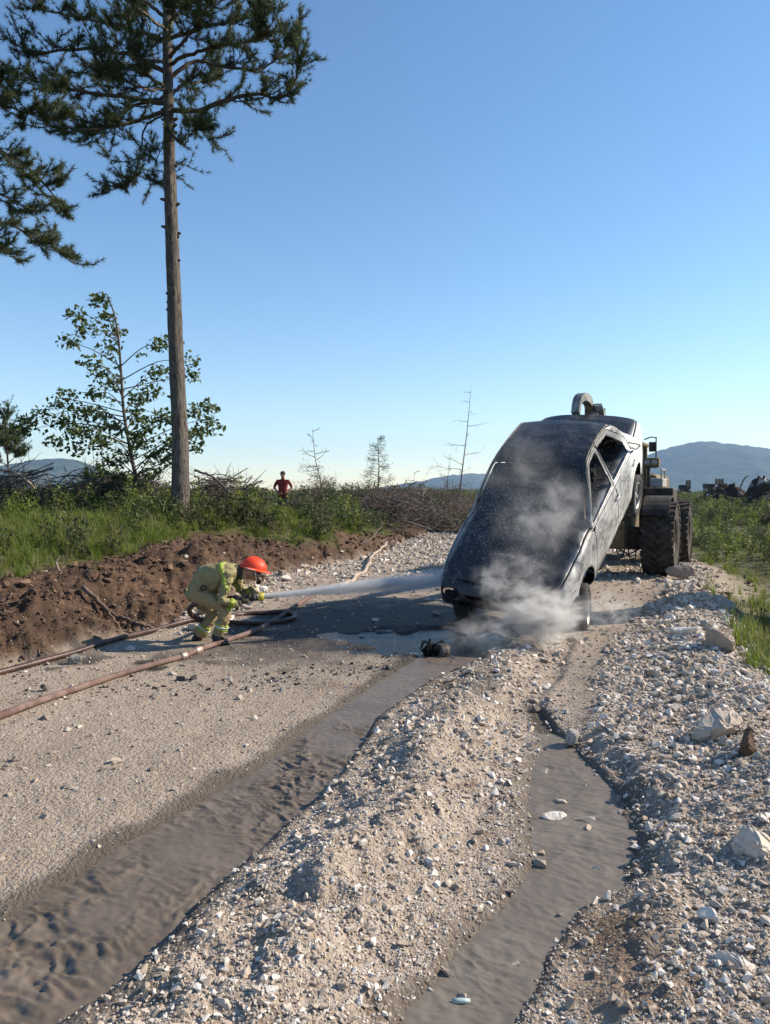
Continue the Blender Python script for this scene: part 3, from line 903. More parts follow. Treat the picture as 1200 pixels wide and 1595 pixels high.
band(60, 470, 745, 28, 42, ['leafy', 'dull', 'dead'], [.26, .26, .48], (.95, 1.5), labs('in the far brush strip beside the dead saplings'), 'scrub strip beside the track')
labR = {'leafy': 'green shrub on the verge past the wheel loader tyre', 'dull': 'olive bush on the verge past the wheel loader tyre', 'dead': 'brown withered bush on the verge past the wheel loader tyre'}
band(24, 1075, 1260, 19, 40, ['leafy', 'dull', 'dead'], [.7, .2, .1], (.25, .48), labR, 'verge growth behind the loader')

# ---- bare dead saplings on the skyline
def dead_sapling(label, px, y, top, lean, seed, nb, r=.035, up=.6, leafy=0):
    g = np.random.default_rng(seed)
    b = py_(px, 780, y); b[2] = zl(b[0], y) - .05
    tp = py_(px + lean, top, y)
    root = empty('dead_sapling', tuple(b), 0, label, 'tree', 'dead saplings standing in the scrub')
    S = spline([b, b * .66 + tp * .34 + g.normal(0, .04, 3), b * .33 + tp * .67 + g.normal(0, .05, 3), tp], 30)
    v, f = tube(S, np.linspace(r, .006, 30), 6)
    obj('trunk', v - b, f, M_DEAD, root, True)
    H = tp[2] - b[2]; lf = []
    for t in np.linspace(.30, .97, nb):
        i = int(t * 29); a = g.uniform(0, 6.28)
        ln = H * (.30 * (1.12 - t)) * g.uniform(.6, 1.25) + .12
        d = np.array([math.cos(a), math.sin(a), up * g.uniform(-.2, 1)])
        q = np.linspace(0, 1, 6)[:, None]
        P = S[i] + d * ln * q + g.normal(0, .03, (6, 3)) * q
        paths = [(P, np.linspace(.013, .004, 6))]
        for _ in range(g.integers(2, 6)):
            k = g.integers(2, 6); e = unit(d + g.normal(size=3) * .8)
            paths.append((P[k] + e * ln * .35 * np.linspace(0, 1, 3)[:, None], [.006, .005, .003]))
            lf.append(paths[-1][0][-1]); lf.append(P[k])
        v, f = tubes(paths, 4)
        obj('branch', v - b, f, M_DEAD, root, True)
    C = np.repeat(np.array(lf), 9, 0) + g.normal(0, .07, (len(lf) * 9, 3))
    v, f = leaves(C[:max(12, int(len(C) * leafy))], .05, .2, .4, .2, g)
    obj('crown', v - b, f, M_BROWN if leafy < .8 else M_SHRUB2, root)
dead_sapling('dead sapling with short side twigs behind the man in the red shirt', 505, 27, 668, -18, 3, 16, .03, .8, .5)
dead_sapling('bushy half-dead young conifer rising from the brush pile', 592, 30, 680, -4, 4, 30, .05, .3, 1.0)
dead_sapling('tallest thin dead sapling leaning beside the lifted car', 712, 33, 604, 22, 5, 12, .05, .5, .3)
dead_sapling('low forked dead sapling at the foot of the tallest leaning one', 690, 33, 712, 12, 6, 9, .03, .9, .4)
dead_sapling('faint small dead sapling far off left of the man in the red shirt', 383, 60, 728, 2, 7, 12, .05, .3, .5)
dead_sapling('thin dead stem poking from the scrub in front of the low ridge', 640, 30, 735, 6, 8, 6, .02, .9, .2)

# ---- brush piles of felled branches
def brush_pile(label, px, y, w, h, n, seed, mat=None):
    g = np.random.default_rng(seed)
    x = (px - 600) / FPX * y
    b = np.array([x, y, zl(x, y)])
    root = empty('brush_pile', tuple(b), 0, label, 'brush pile')
    paths = []
    for i in range(n):
        c = np.array([g.normal(0, w * .33), g.normal(0, w * .22), 0]); c[2] = h * max(.05, (1 - (c[0] / w) ** 2 * 1.6)) * g.random()
        a = g.uniform(0, 6.28); l = g.uniform(.5, 1.7)
        d = np.array([math.cos(a), math.sin(a) * .6, g.normal(.12, .35)]) * l
        S = spline([c - d / 2, c + g.normal(0, .08, 3), c + d / 2 + g.normal(0, .12, 3)], 7)
        S[:, 2] = np.maximum(S[:, 2], .0)
        r = g.uniform(.006, .02)
        if i < 14:
            v, f = tube(S, np.linspace(.032, .012, 7), 6); obj('branch', v, f, M_DEAD, root, True)
        else:
            paths.append((S, np.linspace(r, .004, 7)))
            for _ in range(3):
                k = g.integers(1, 7); e = unit(d + g.normal(size=3) * l * .6)
                paths.append((S[k] + e * .3 * np.linspace(0, 1, 3)[:, None], [.006, .005, .003]))
    v, f = tubes(paths, 4)
    o = obj('twig_tangle', v, f, mat or M_DEAD, root, True); o['kind'] = 'stuff'
    C = np.c_[g.normal(0, w * .32, 500), g.normal(0, w * .22, 500), h * .75 * g.random(500)]
    v, f = leaves(C, .06, .2, .5, .2, g)
    o = obj('withered_leaves', v, f, M_BROWN, root); o['kind'] = 'stuff'
brush_pile('dark pile of felled dead branches behind the track edge', 612, 25.5, 3.2, 1.35, 300, 61)
brush_pile('low tangle of dead branches between the brush pile and the leaning sapling', 690, 31.0, 2.6, 1.5, 200, 66)
brush_pile('brush pile of brown branches just right of the pine trunk', 345, 18.2, 1.4, .95, 200, 62)
brush_pile('brown brush heap under the oak sapling', 150, 17.8, 1.9, 1.0, 200, 63)
brush_pile('reddish brush heap at the edge below the left pine', 25, 17.2, 1.6, 1.0, 170, 64)
brush_pile('small brush pile next to the man in the red shirt', 490, 28.0, 1.0, .9, 110, 65)

# ---- loose branches and roots
def stick(name, label, pts, r, mat, cat='branch', n=26):
    S = spline(pts, n); b = S[0].copy()
    g = np.random.default_rng(int(abs(b[0] * 1000)) % 9999)
    S[1:-1] += g.normal(0, r * .35, (n - 2, 3))
    v, f = tube(S, np.linspace(r, r * .5, n), 7)
    o = obj(name, v - b, f, mat, None, True); o.location = b
    return tag(o, label, cat)
def gp(px, y, dz=.03):
    x = (px - 600) / FPX * y
    return np.array([x, y, zl(x, y) + dz])
stick('fallen_branch', 'pale bare branch arching out of the brush heap', [py_(-10, 730, 16.6), py_(20, 734, 16.6), py_(42, 748, 16.7), py_(58, 768, 16.8), py_(68, 782, 16.9)], .035, M_PALEWOOD)
stick('fallen_branch', 'dark bowed branch in front of the brown brush heap', [py_(68, 784, 16.4), py_(85, 768, 16.5), py_(112, 757, 16.6), py_(146, 752, 16.8), py_(190, 757, 17.2)], .04, M_TWIG)
stick('fallen_branch', 'dark branch hanging down the brush pile right of the pine', [py_(303, 733, 17.4), py_(330, 742, 17.3), py_(355, 765, 17.2), py_(385, 785, 17.1), py_(412, 800, 17)], .03, M_DEAD)
stick('exposed_root', 'long brown root lying down the cut bank', [gp(128, 9.35, .10), gp(165, 9.2, .07), gp(195, 9.05, .05), gp(222, 8.95, .04), gp(243, 8.9, .02)], .032, M_ROOT, 'root')
stick('exposed_root', 'thin root beside the long brown root on the bank', [gp(168, 9.0, .05), gp(188, 8.8, .04), gp(205, 8.7, .03)], .016, M_ROOT, 'root')
stick('dry_twig', 'crooked dry twig standing in the bank-top grass', [gp(93, 9.9, .0), gp(90, 9.85, .12), gp(87, 9.9, .20), gp(92, 9.9, .30)], .014, M_PALEWOOD, 'twig')
stick('wooden_pole', 'long pale stripped pole lying from the scrub down onto the track', [gp(528, 12.4, .03), gp(551, 13.6, .03), gp(573, 15.3, .05), gp(580, 17.0, .12), gp(592, 18.8, .15), gp(603, 20.2, .22)], .045, M_PALEWOOD, 'pole')
stick('fallen_branch', 'dead branch propped above the pale pole', [gp(560, 18.6, .1), gp(574, 18.9, .35), gp(586, 19.3, .55), gp(598, 19.6, .8)], .025, M_DEAD)
stick('dry_twig', 'small pale twig lying on the gravel ridge', [gp(634, 4.72, .02), gp(645, 4.82, .03), gp(660, 4.98, .02)], .010, M_PALEWOOD, 'twig')

# ---- grass
def blade_tuft(seed, n, h, w, spread, droop):
    g = np.random.default_rng(seed); V = []; F = []
    for i in range(n):
        a = g.uniform(0, 6.28); b = g.uniform(0, 6.28); o = np.array([math.cos(b), math.sin(b), 0]) * spread * g.random()
        d = np.array([math.cos(a), math.sin(a), 0]); wd = np.array([-d[1], d[0], 0]) * w
        hh = h * g.uniform(.5, 1.1); lean = droop * g.uniform(.2, 1)
        p0 = o; p1 = o + d * lean * .35 * hh + np.array([0, 0, .6 * hh]); p2 = o + d * lean * hh + np.array([0, 0, hh * (1 - .25 * lean)])
        k = len(V)
        V += [p0 - wd, p0 + wd, p1 + wd * .8, p1 - wd * .8, p2]
        F += [(k, k + 1, k + 2, k + 3), (k + 3, k + 2, k + 4)]
    return V, F
G_SRC = [source('grass_tuft', *blade_tuft(70 + i, 16, .26, .004, .07, .7), M_GRASS) for i in range(3)] + [source('dry_grass_tuft', *blade_tuft(80, 12, .34, .0035, .06, .6), M_GRASS2)]
def weed_src(seed, mat):
    g = np.random.default_rng(seed); C = []; paths = []
    for i in range(7):
        a = g.uniform(0, 6.28); d = np.array([math.cos(a) * .35, math.sin(a) * .35, 1]); l = g.uniform(.25, .5)
        paths.append((d * l * np.linspace(0, 1, 4)[:, None], [.005, .004, .003, .002]))
        C.append(d * l * g.uniform(.15, 1, (22, 1)) + g.normal(0, .035, (22, 3)))
    v1, f1 = leaves(np.concatenate(C), .055, .6, .45, .12, g)
    return source('weed_plant', v1, f1, mat)
W_SRC = [weed_src(90, M_SHRUB), weed_src(91, M_GRASS), weed_src(92, M_SHRUB2)]
def away(x, y): return ~((np.abs(x / np.maximum(y, .1) + .1383) < .024) & (y > 17) & (y < 27.5))
def grow(name, n, rmin, rmax, weight, src, probs, label, smin, smax, amax=38):
    x, y, r = polar(n, rmin, rmax, amax)
    z, mk = land(x, y, True)
    k = rng.random(n) < weight(mk, x, y)
    x, y, z = x[k], y[k], z[k]; m = len(x)
    s = rng.uniform(smin, smax, m)
    scatter(name, np.c_[x, y, z - .01], np.c_[rng.normal(0, .12, (m, 2)), rng.uniform(0, 6.28, m)], np.c_[s, s, s * rng.uniform(.7, 1.3, m)], rng.choice(len(src), m, p=probs), src, label, 'grass')
def clump(x, y, f, seed): return sstep(-.25, .3, fbm(x * f, y * f, 3, seed))
grow('bank_grass', 46000, 8, 40, lambda k, x, y: (k['grassL'] ** 2) * (.35 + .65 * clump(x, y, .8, 5)) * (1 - .4 * sstep(17, 22, y)), G_SRC, [.34, .33, .23, .10], 'bright green grass on top of the earth bank', .55, 1.25)
grow('bank_weeds', 9000, 10, 48, lambda k, x, y: (k['grassL'] > .8) * away(x, y) * clump(x, y, .5, 8) * (.12 + .88 * sstep(14.5, 17, y)), W_SRC, [.45, .2, .35], 'leafy weeds and undergrowth along the scrub strip', .7, 1.6)
grow('verge_grass', 26000, 4, 34, lambda k, x, y: (k['grassR'] > .4) * (x > 0) * (.02 + .6 * clump(x, y, .9, 15) + .35 * (y < 9)), G_SRC, [.28, .28, .24, .20], 'patchy grass on the verge beyond the rubble', .5, 1.1)
grow('verge_weeds', 5000, 7, 50, lambda k, x, y: (k['grassR'] > .6) * (x > 0) * clump(x, y, .6, 18) * (.15 + .55 * sstep(14, 18, y)), W_SRC, [.5, .35, .15], 'leafy weeds on the verge beyond the rubble', .6, 1.5)
grow('field_grass', 22000, 38, 260, lambda k, x, y: ((k['grass'] > .3) | (k['r2'] > 2)) * (.5 + .5 * clump(x, y, .15, 25)), G_SRC + W_SRC, [.12, .12, .12, .14, .2, .1, .2], 'far rough grass and scrub out to the hills', 1.0, 2.4)
# ---- torn turf and fine roots on the cut bank
def root_src(seed):
    g = np.random.default_rng(seed)
    S = spline([(0, 0, 0), (.05, .02, .03), (.12, -.01, .01), (.2, .02, -.03)] + g.normal(0, .015, (4, 3)), 9)
    return source('root_bit', *tube(S, np.linspace(.006, .002, 9), 4, False), M_ROOT)
grow('fine_roots', 9000, 5, 20, lambda k, x, y: k['bank'] * .22, [root_src(1), root_src(2), root_src(3)], [.4, .3, .3], 'thin torn roots and twigs in the cut earth bank', .5, 1.6)
grow('bank_edge_tufts', 16000, 6, 22, lambda k, x, y: (k['bank'] > .15) * (k['bank'] < .97) * (k['s'] > .6) * .35, G_SRC, [.3, .25, .2, .25], 'tufts of grass hanging over the edge of the cut bank', .4, .9)
# ------------------------------------------------------------------ the burnt-out car, nose on the ground, tail held up
def chaikin(A, k=2):
    A = np.asarray(A, float)
    for _ in range(k):
        Q = A[:-1] * .75 + A[1:] * .25; S = A[:-1] * .25 + A[1:] * .75
        M = np.empty((2 * len(Q), A.shape[1])); M[0::2] = Q; M[1::2] = S
        A = np.vstack([A[:1], M, A[-1:]])
    return A

def clip(mesh, fn, sign=1.0, off=0.0):
    """part of a surface where sign*field > off; mesh = (V, A, F), field takes V and A"""
    V, A, F = mesh
    if len(F) == 0: return mesh
    fv = sign * fn(V, A) - off
    nV = [V]; nA = [A]; cnt = len(V); cache = {}; out = []
    xv = []; xa = []
    for f in F:
        s = [fv[i] > 0 for i in f]
        if all(s): out.append(list(f)); continue
        if not any(s): continue
        p = []
        for a in range(len(f)):
            i, j = f[a], f[(a + 1) % len(f)]
            if s[a]: p.append(i)
            if s[a] != s[(a + 1) % len(f)]:
                key = (i, j) if i < j else (j, i)
                if key not in cache:
                    t = fv[key[0]] / (fv[key[0]] - fv[key[1]])
                    xv.append(V[key[0]] * (1 - t) + V[key[1]] * t); xa.append(A[key[0]] * (1 - t) + A[key[1]] * t)
                    cache[key] = cnt; cnt += 1
                p.append(cache[key])
        if len(p) >= 3: out.append(p)
    if xv: V = np.vstack([V, xv]); A = np.vstack([A, xa])
    used = sorted({i for f in out for i in f})
    mp = {u: k for k, u in enumerate(used)}
    return V[used] if used else V[:0], A[used] if used else A[:0], [[mp[i] for i in f] for f in out]

def sdpoly(px, pz, poly):
    """positive inside a polygon"""
    poly = np.asarray(poly, float); n = len(poly)
    d = np.full(px.shape, 1e9); ins = np.zeros(px.shape, bool)
    for i in range(n):
        a, b = poly[i], poly[(i + 1) % n]
        e = b - a
        t = np.clip(((px - a[0]) * e[0] + (pz - a[1]) * e[1]) / (e @ e), 0, 1)
        d = np.minimum(d, np.hypot(px - a[0] - t * e[0], pz - a[1] - t * e[1]))
        c = ((a[1] > pz) != (b[1] > pz)) & (px < (b[0] - a[0]) * (pz - a[1]) / (b[1] - a[1] + 1e-12) + a[0])
        ins ^= c
    return np.where(ins, d, -d)

def loft(xs, half_fn, shift=None):
    """surface over stations xs; half_fn(x) -> (k,3): y, z, s from the left sill to the centre line"""
    rings = []; att = []
    for x in xs:
        h = half_fn(x)
        full = np.vstack([h, (h * np.array([-1, 1, 1]))[-2::-1]])
        rings.append(np.c_[np.full(len(full), x), full[:, :2]]); att.append(np.c_[full[:, 2], np.full(len(full), x)])
    m = len(rings[0]); V = np.concatenate(rings); A = np.concatenate(att)
    if shift is not None: V = shift(V, A)
    F = [[i * m + j, i * m + j + 1, (i + 1) * m + j + 1, (i + 1) * m + j] for i in range(len(rings) - 1) for j in range(m - 1)]
    return V, A, F

CX_ = [2.12, 2.09, 2.02, 1.87, 1.6, 1.3, 1.0, .6, 0, -.6, -1.2, -1.5, -1.8, -2.0, -2.08, -2.12]
CW_ = [.46, .61, .705, .775, .82, .84, .845, .85, .85, .85, .845, .835, .80, .75, .68, .5]
CB_ = [.42, .36, .29, .23, .20, .19, .19, .19, .19, .19, .19, .20, .22, .25, .32, .42]
CT_ = [.60, .675, .75, .815, .885, .94, .99, 1.0, .99, .99, 1.0, 1.07, 1.09, 1.075, 1.01, .9]
CS_ = [.585, .645, .70, .755, .82, .875, .925, .95, .96, .97, .98, 1.0, 1.005, .985, .94, .86]
def ci(x, tab): return float(np.interp(-x, [-c for c in CX_], tab))
def body_half(x):
    w, zb, zt, zs = ci(x, CW_), ci(x, CB_), ci(x, CT_), ci(x, CS_)
    H = zs - zb
    P = [(w * .78, zb, 0), (w * .93, zb + .015, .08), (w * .985, zb + .16 * H, .18), (w, zb + .38 * H, .3), (w * 1.002, zb + .62 * H, .42), (w * .985, zb + .88 * H, .54), (w * .955, zs - .01, .60), (w * .88, zs + (zt - zs) * .35, .66), (w * .62, zs + (zt - zs) * .78, .78), (w * .3, zs + (zt - zs) * .97, .9), (0, zt, 1.0)]
    return chaikin(P, 2)
GX_ = [1.12, .95, .62, .32, .08, -.3, -.7, -.95, -1.2, -1.52]
GZ_ = [.955, 1.05, 1.29, 1.485, 1.54, 1.56, 1.54, 1.475, 1.30, 1.06]
def gz(x): 
    q = np.interp(-x, [-c for c in GX_], GZ_)
    q2 = np.mean([np.interp(-(x + d), [-c for c in GX_], GZ_) for d in (-.09, -.045, 0, .045, .09)])
    return float(q2)
def gh_half(x):
    zr = gz(x)
    def yy(z): return .815 - .225 * (z - .93) / .61
    zc = zr - .05; b = .90
    P = [(yy(b), b, 0), (yy((b + zc) / 2), (b + zc) / 2, .2), (yy(zc - .03), max(zc - .03, b + .001), .38), (yy(zc) - .012, zc + .012, .42), (yy(zc) - .075, zr - .018, .48), (yy(zc) * .5, zr + .004, .72), (0, zr + .012, 1)]
    return chaikin(P, 3)
def gh_shift(V, A):
    V = V.copy(); x = A[:, 1]
    V[:, 0] -= .22 * (V[:, 1] / .75) ** 2 * sstep(.1, 1.0, x)
    V[:, 0] += .13 * (V[:, 1] / .75) ** 2 * sstep(-.7, -1.4, x)
    return V

car_root = empty('burnt_car', (0, 0, 0), 0, 'burnt-out white saloon car hanging nose down from the wheel loader', 'car')
def car_pose():
    th, ph, ro = .5705, .5158, -.0829
    Fh = np.array([-math.sin(th), -math.cos(th), 0]); Lf = np.array([math.cos(th), -math.sin(th), 0]); Z = np.array([0, 0, 1.])
    Fv = Fh * math.cos(ph) - Z * math.sin(ph); U = Fh * math.sin(ph) + Z * math.cos(ph)
    L2_ = Lf * math.cos(ro) + U * math.sin(ro); U2 = U * math.cos(ro) - Lf * math.sin(ro)
    M = Matrix.Identity(4)
    for i in range(3):
        M[i][0], M[i][1], M[i][2] = Fv[i], L2_[i], U2[i]
    M[0][3], M[1][3], M[2][3] = 2.332, 10.144, .848
    return M
CAR_M = car_pose()
car_root.matrix_world = CAR_M
def carw(x, y, z): return np.array((CAR_M @ Vector((x, y, z)))[:])

# burnt paint: soot over the top and nose, bleached and smeared white along the flanks
t = NT('burnt_paint'); P = t.objc(); X, Y, Zc = t.sep(P)
n1 = t.noise(2.2, P, 6, .65, .5); n2 = t.noise(9, t.mapping(P, (.6, 1, 2.2)), 6, .7, .8); n3 = t.noise(40, P, 4, .7)
flank = t.ss(.66, .79, t.math('ABSOLUTE', Y))
lowz = t.ss(1.52, 1.20, t.math('ADD', Zc, t.math('MULTIPLY', t.math('SUBTRACT', n1, .5), .35)))
rear = t.ss(-.70, -1.15, X)
bare = t.math('MULTIPLY', flank, t.math('MAXIMUM', lowz, rear))
smear = t.ss(.30, .72, t.math('ADD', t.math('MULTIPLY', n1, .5), t.math('MULTIPLY', n2, .5)))
ash = t.mix(smear, (.085, .085, .088), (.60, .59, .58))
ash = t.mix(t.math('MULTIPLY', t.ss(.48, .62, t.noise(3.4, t.mapping(P, (.7, 1, 1.6), (5, 2, 1)), 6, .7, 1.2)), .8), ash, (.06, .055, .053))
ash = t.mix(t.math('MULTIPLY', t.ss(.55, .8, n2), .6), ash, (.24, .19, .155))
ash = t.mix(rear, ash, t.mix(t.ss(.62, .8, n2), (.78, .77, .75), (.45, .43, .41)))
soot = t.mix(t.ss(.35, .75, n2), (.010, .011, .014), (.028, .030, .036))
soot = t.mix(t.math('MULTIPLY', t.ss(.60, .80, n1), t.ss(.45, .8, n2)), soot, (.10, .105, .115))
edge = t.math('MULTIPLY', t.ss(1.5, 2.0, X), t.ss(.55, .75, n2))
soot = t.mix(edge, soot, (.16, .16, .165))
col = t.mix(bare, soot, ash)
t.bsdf(col, t.fmix(n2, .28, .62), 0, .5, t.bump(t.math('ADD', n2, t.math('MULTIPLY', n3, .4)), .30, .012))
M_PAINT = t.done()
M_SOOT = simple('soot_black', (.005, .005, .005), (.016, .015, .015), 6, .9, spec=.15, bump=.5, bscale=30)
M_BURNTIRON = simple('scorched_steel', (.05, .042, .038), (.16, .13, .11), 9, .65, .3, bump=.4, bscale=40)
M_RIM = simple('scorched_rim', (.16, .16, .16), (.42, .41, .40), 8, .5, .5, bump=.2)
M_TYRE = simple('tyre_rubber', (.018, .018, .018), (.04, .038, .036), 5, .85, bump=.3)
t = NT('sooty_glass'); P = t.objc()
t.bsdf(t.mix(t.noise(5, P, 5, .6), (.010, .011, .014), (.03, .031, .036)), t.fmix(t.noise(7, P), .25, .6), 0, .5, t.bump(t.noise(14, P, 4), .15, .01))
M_SGLASS = t.done()

def panel(name, mesh, parent, mat=None, thick=.006, warp=.004, inset=0.0):
    V, A, F = mesh
    if not F: return None
    V = V.copy()
    V += (warp * fbm(V[:, 0] * 5 + V[:, 2] * 3, V[:, 1] * 5, 3, 91) * np.array([.3, .6, 1.0])[:, None]).T
    if inset: V = V * np.array([1, 1 - inset, 1]) - np.array([0, 0, inset * .8])
    me = make_mesh(name, V, F, True)
    o = link(name, me, mat or M_PAINT, parent)
    if thick:
        me.materials.clear(); me.materials.append(M_SOOT); me.materials.append(mat or M_PAINT)
        m = o.modifiers.new('thickness', 'SOLIDIFY'); m.thickness = thick; m.offset = 1.0; m.material_offset = 1
    return o

body = loft(np.concatenate([[2.12, 2.105, 2.09, 2.06, 2.03], np.linspace(2.0, -2.0, 120), [-2.03, -2.06, -2.09, -2.11, -2.12]]), body_half)
house = loft(np.linspace(1.12, -1.52, 90), gh_half, gh_shift)
G_ = .006
AX_F, AX_R = 1.33, -1.27
def arch(V, A):
    ds = [.345 - np.hypot(V[:, 0] - ax, V[:, 2] - .30) for ax in (AX_F, AX_R)]
    return np.minimum(np.maximum(*ds), (np.abs(V[:, 1]) - .55))
body = clip(body, arch, -1)
# the plastic front end has burnt away: ragged lower edge and open lamp holes
body = clip(body, lambda V, A: np.minimum(V[:, 0] - 1.62, (.50 + .05 * fbm(V[:, 1] * 5, V[:, 0] * 4, 3, 17)) - V[:, 2]), -1)
def lamp(V, A): return np.minimum(1 - np.hypot((np.abs(V[:, 1]) - .54) / .12, (V[:, 2] - .655) / .05), (V[:, 0] - 1.75) * 5) * .05
for sd in (1, -1):
    hl = clip(clip(body, lamp, 1, .001), lambda V, A: V[:, 1] * sd, 1)
    panel('headlight', hl, car_root, M_SOOT, 0, .0, .03)
body = clip(body, lamp, -1)
grille_f = lambda V, A: np.minimum(.34 - np.abs(V[:, 1]), np.minimum(V[:, 0] - 1.9, .028 - np.abs(V[:, 2] - .625)))
panel('grille', clip(body, grille_f, 1, .001), car_root, M_SOOT, 0, 0, .02)
body = clip(body, grille_f, -1)
def hood_f(V, A): return np.minimum(np.minimum(A[:, 0] - .635, V[:, 0] - (.96 - .18 * (V[:, 1] / .75) ** 2)), (1.99 - .10 * (V[:, 1] / .7) ** 2) - V[:, 0])
def trunk_f(V, A): return np.minimum(np.minimum(A[:, 0] - .64, -1.42 - V[:, 0]), V[:, 0] + 2.10)
FD = [(.88, .27), (.84, 1.2), (-.155, 1.2), (-.155, .25)]
RD = [(-.165, .25), (-.165, 1.2), (-1.16, 1.2), (-1.13, .85), (-.97, .62), (-.90, .26)]
def door_f(poly, sd): return lambda V, A: np.minimum(np.minimum(sdpoly(V[:, 0], V[:, 2], poly), .585 - A[:, 0]), V[:, 1] * sd - .3)
hood = clip(body, hood_f, 1, G_); body = clip(body, hood_f, -1, G_)
panel('hood', hood, car_root, warp=.03)
trunk = clip(body, trunk_f, 1, G_); body = clip(body, trunk_f, -1, G_)
panel('trunk_lid', trunk, car_root)
FW = [(.80, .96), (.21, 1.44), (-.065, 1.46), (-.11, .985)]
RW = [(-.215, .985), (-.175, 1.465), (-.58, 1.445), (-.97, 1.16), (-1.0, .995)]
FDU = [(.97, .92), (.90, .985), (.24, 1.50), (-.155, 1.53), (-.155, .92)]
RDU = [(-.165, .92), (-.165, 1.53), (-.66, 1.50), (-1.10, 1.17), (-1.14, .92)]
def wf(poly, sd): return lambda V, A: np.minimum(np.minimum(sdpoly(V[:, 0], V[:, 2], poly), V[:, 1] * sd - .2), .5 - A[:, 0])
def duf(poly, sd): return lambda V, A: np.minimum(np.minimum(sdpoly(V[:, 0], V[:, 2], poly), V[:, 1] * sd - .2), .405 - A[:, 0])
for sd in (1, -1):
    for poly, up, win, hx in ((FD, FDU, FW, -.02), (RD, RDU, RW, -.98)):
        d = clip(body, door_f(poly, sd), 1, G_); body = clip(body, door_f(poly, sd), -1, G_)
        house = clip(house, wf(win, sd), -1)
        u = clip(house, duf(up, sd), 1, G_ * .7); house = clip(house, duf(up, sd), -1, G_ * .7)
        od = panel('door', d, car_root, warp=.018)
        panel('window_frame', u, od, thick=.012)
        mb = MB().tube(spline([(hx, sd * .842, .80), (hx - .03, sd * .868, .805), (hx - .13, sd * .868, .81), (hx - .16, sd * .842, .81)], 10), .013, 7)
        mb.build('handle', M_PAINT, od, True)
def ws_f(V, A): return np.minimum((A[:, 0] - .475) * .7, A[:, 1] - .33)
def bl_f(V, A): return np.minimum((A[:, 0] - .475) * .7, -.84 - A[:, 1])
ws = clip(house, ws_f, 1, G_); house = clip(house, ws_f, -1, G_)
bl = clip(house, bl_f, 1, G_); house = clip(house, bl_f, -1, G_)
panel('windscreen', ws, car_root, M_PAINT, .005, .012, .002)
panel('rear_window', bl, car_root, M_SGLASS, .005, .003, .006)
panel('roof', house, car_root, warp=.02)
panel('body_shell', body, car_root, warp=.014)
# roof rails / drip moulding
for sd in (1, -1):
    pts = [(x, sd * (.815 - .225 * (gz(x) - .05 - .93) / .61 - .035), gz(x) - .028) for x in np.linspace(.25, -.8, 14)]
    MB().tube(pts, .011, 6).build('drip_rail', M_BURNTIRON, car_root, True)
# inner structure seen through the openings
mb = MB(); mb.box((-1.95, -.60, .24), (.75, .60, .42), .03); mb.box((.70, -.58, .24), (.98, .58, .95), .02); mb.box((-1.35, -.58, .24), (-1.22, .58, .98), .02)
mb.build('floor_pan', M_SOOT, car_root)
mb = MB(); mb.box((1.0, -.42, .22), (1.72, .42, .62), .05)
mb.build('engine_block', M_SOOT, car_root)
mb = MB(); mb.box((1.78, -.60, .46), (1.86, .60, .535), .012); mb.box((1.78, -.56, .28), (1.84, .56, .33), .01); mb.box((1.78, -.05, .28), (1.83, .05, .5)); mb.box((1.79, -.6, .28), (1.84, -.54, .5)); mb.box((1.79, .54, .28), (1.84, .6, .5))
mb.build('radiator_support', M_SOOT, car_root)
mb = MB(); mb.box((1.74, -.40, .30), (1.775, .40, .60), .008)
mb.build('radiator', M_SOOT, car_root)
for sd in (1, -1):
    mb = MB(); mb.box((.95, sd * .50 - .04, .30), (1.85, sd * .50 + .04, .42), .01); mb.build('chassis_leg', M_SOOT, car_root)
    s = MB()
    for h in (0,):
        s.box((-.05, sd * .36 - .22, .42), (.42, sd * .36 + .22, .60), .05)
        M = Matrix.Translation((-.06, sd * .36, .60)) @ Matrix.Rotation(-.22, 4, 'Y')
        s.box((-.09, -.21, 0), (.03, .21, .56), .04, M); s.box((-.08, -.10, .58), (.0, .10, .76), .03, M)
    s.build('front_seat', M_SOOT, car_root)
s = MB(); s.box((-1.15, -.6, .42), (-.70, .6, .62), .04); s.box((-1.24, -.6, .60), (-1.08, .6, 1.12), .04); s.build('rear_seat', M_SOOT, car_root)
MB().tube(spline([(.55, .36 + .17 * math.cos(a), .84 + .17 * math.sin(a)) for a in np.linspace(0, 6.28, 20)], 40), .012, 6).build('steering_wheel', M_SOOT, car_root, True)
mb = MB(); mb.box((.45, -.62, .72), (.80, .62, .93), .05); mb.build('dashboard', M_SOOT, car_root)
mb = MB(); mb.box((-2.13, -.74, .33), (-2.02, .74, .56), .04); mb.build('rear_bumper', M_SOOT, car_root)
# scorched trim strip hanging loose from the rear pillar
MB().tube(spline([(-1.02, .80, 1.13), (-1.10, .86, 1.08), (-1.22, .90, 1.00), (-1.27, .885, .955), (-1.16, .87, .965), (-1.03, .84, 1.05)], 24), .010, 6).build('hanging_trim', M_BURNTIRON, car_root, True)
MB().tube([(-.95, .78, .16), (-1.05, .82, .06), (-1.15, .84, -.02)], .008, 5).build('exhaust_hanger', M_BURNTIRON, car_root, True)

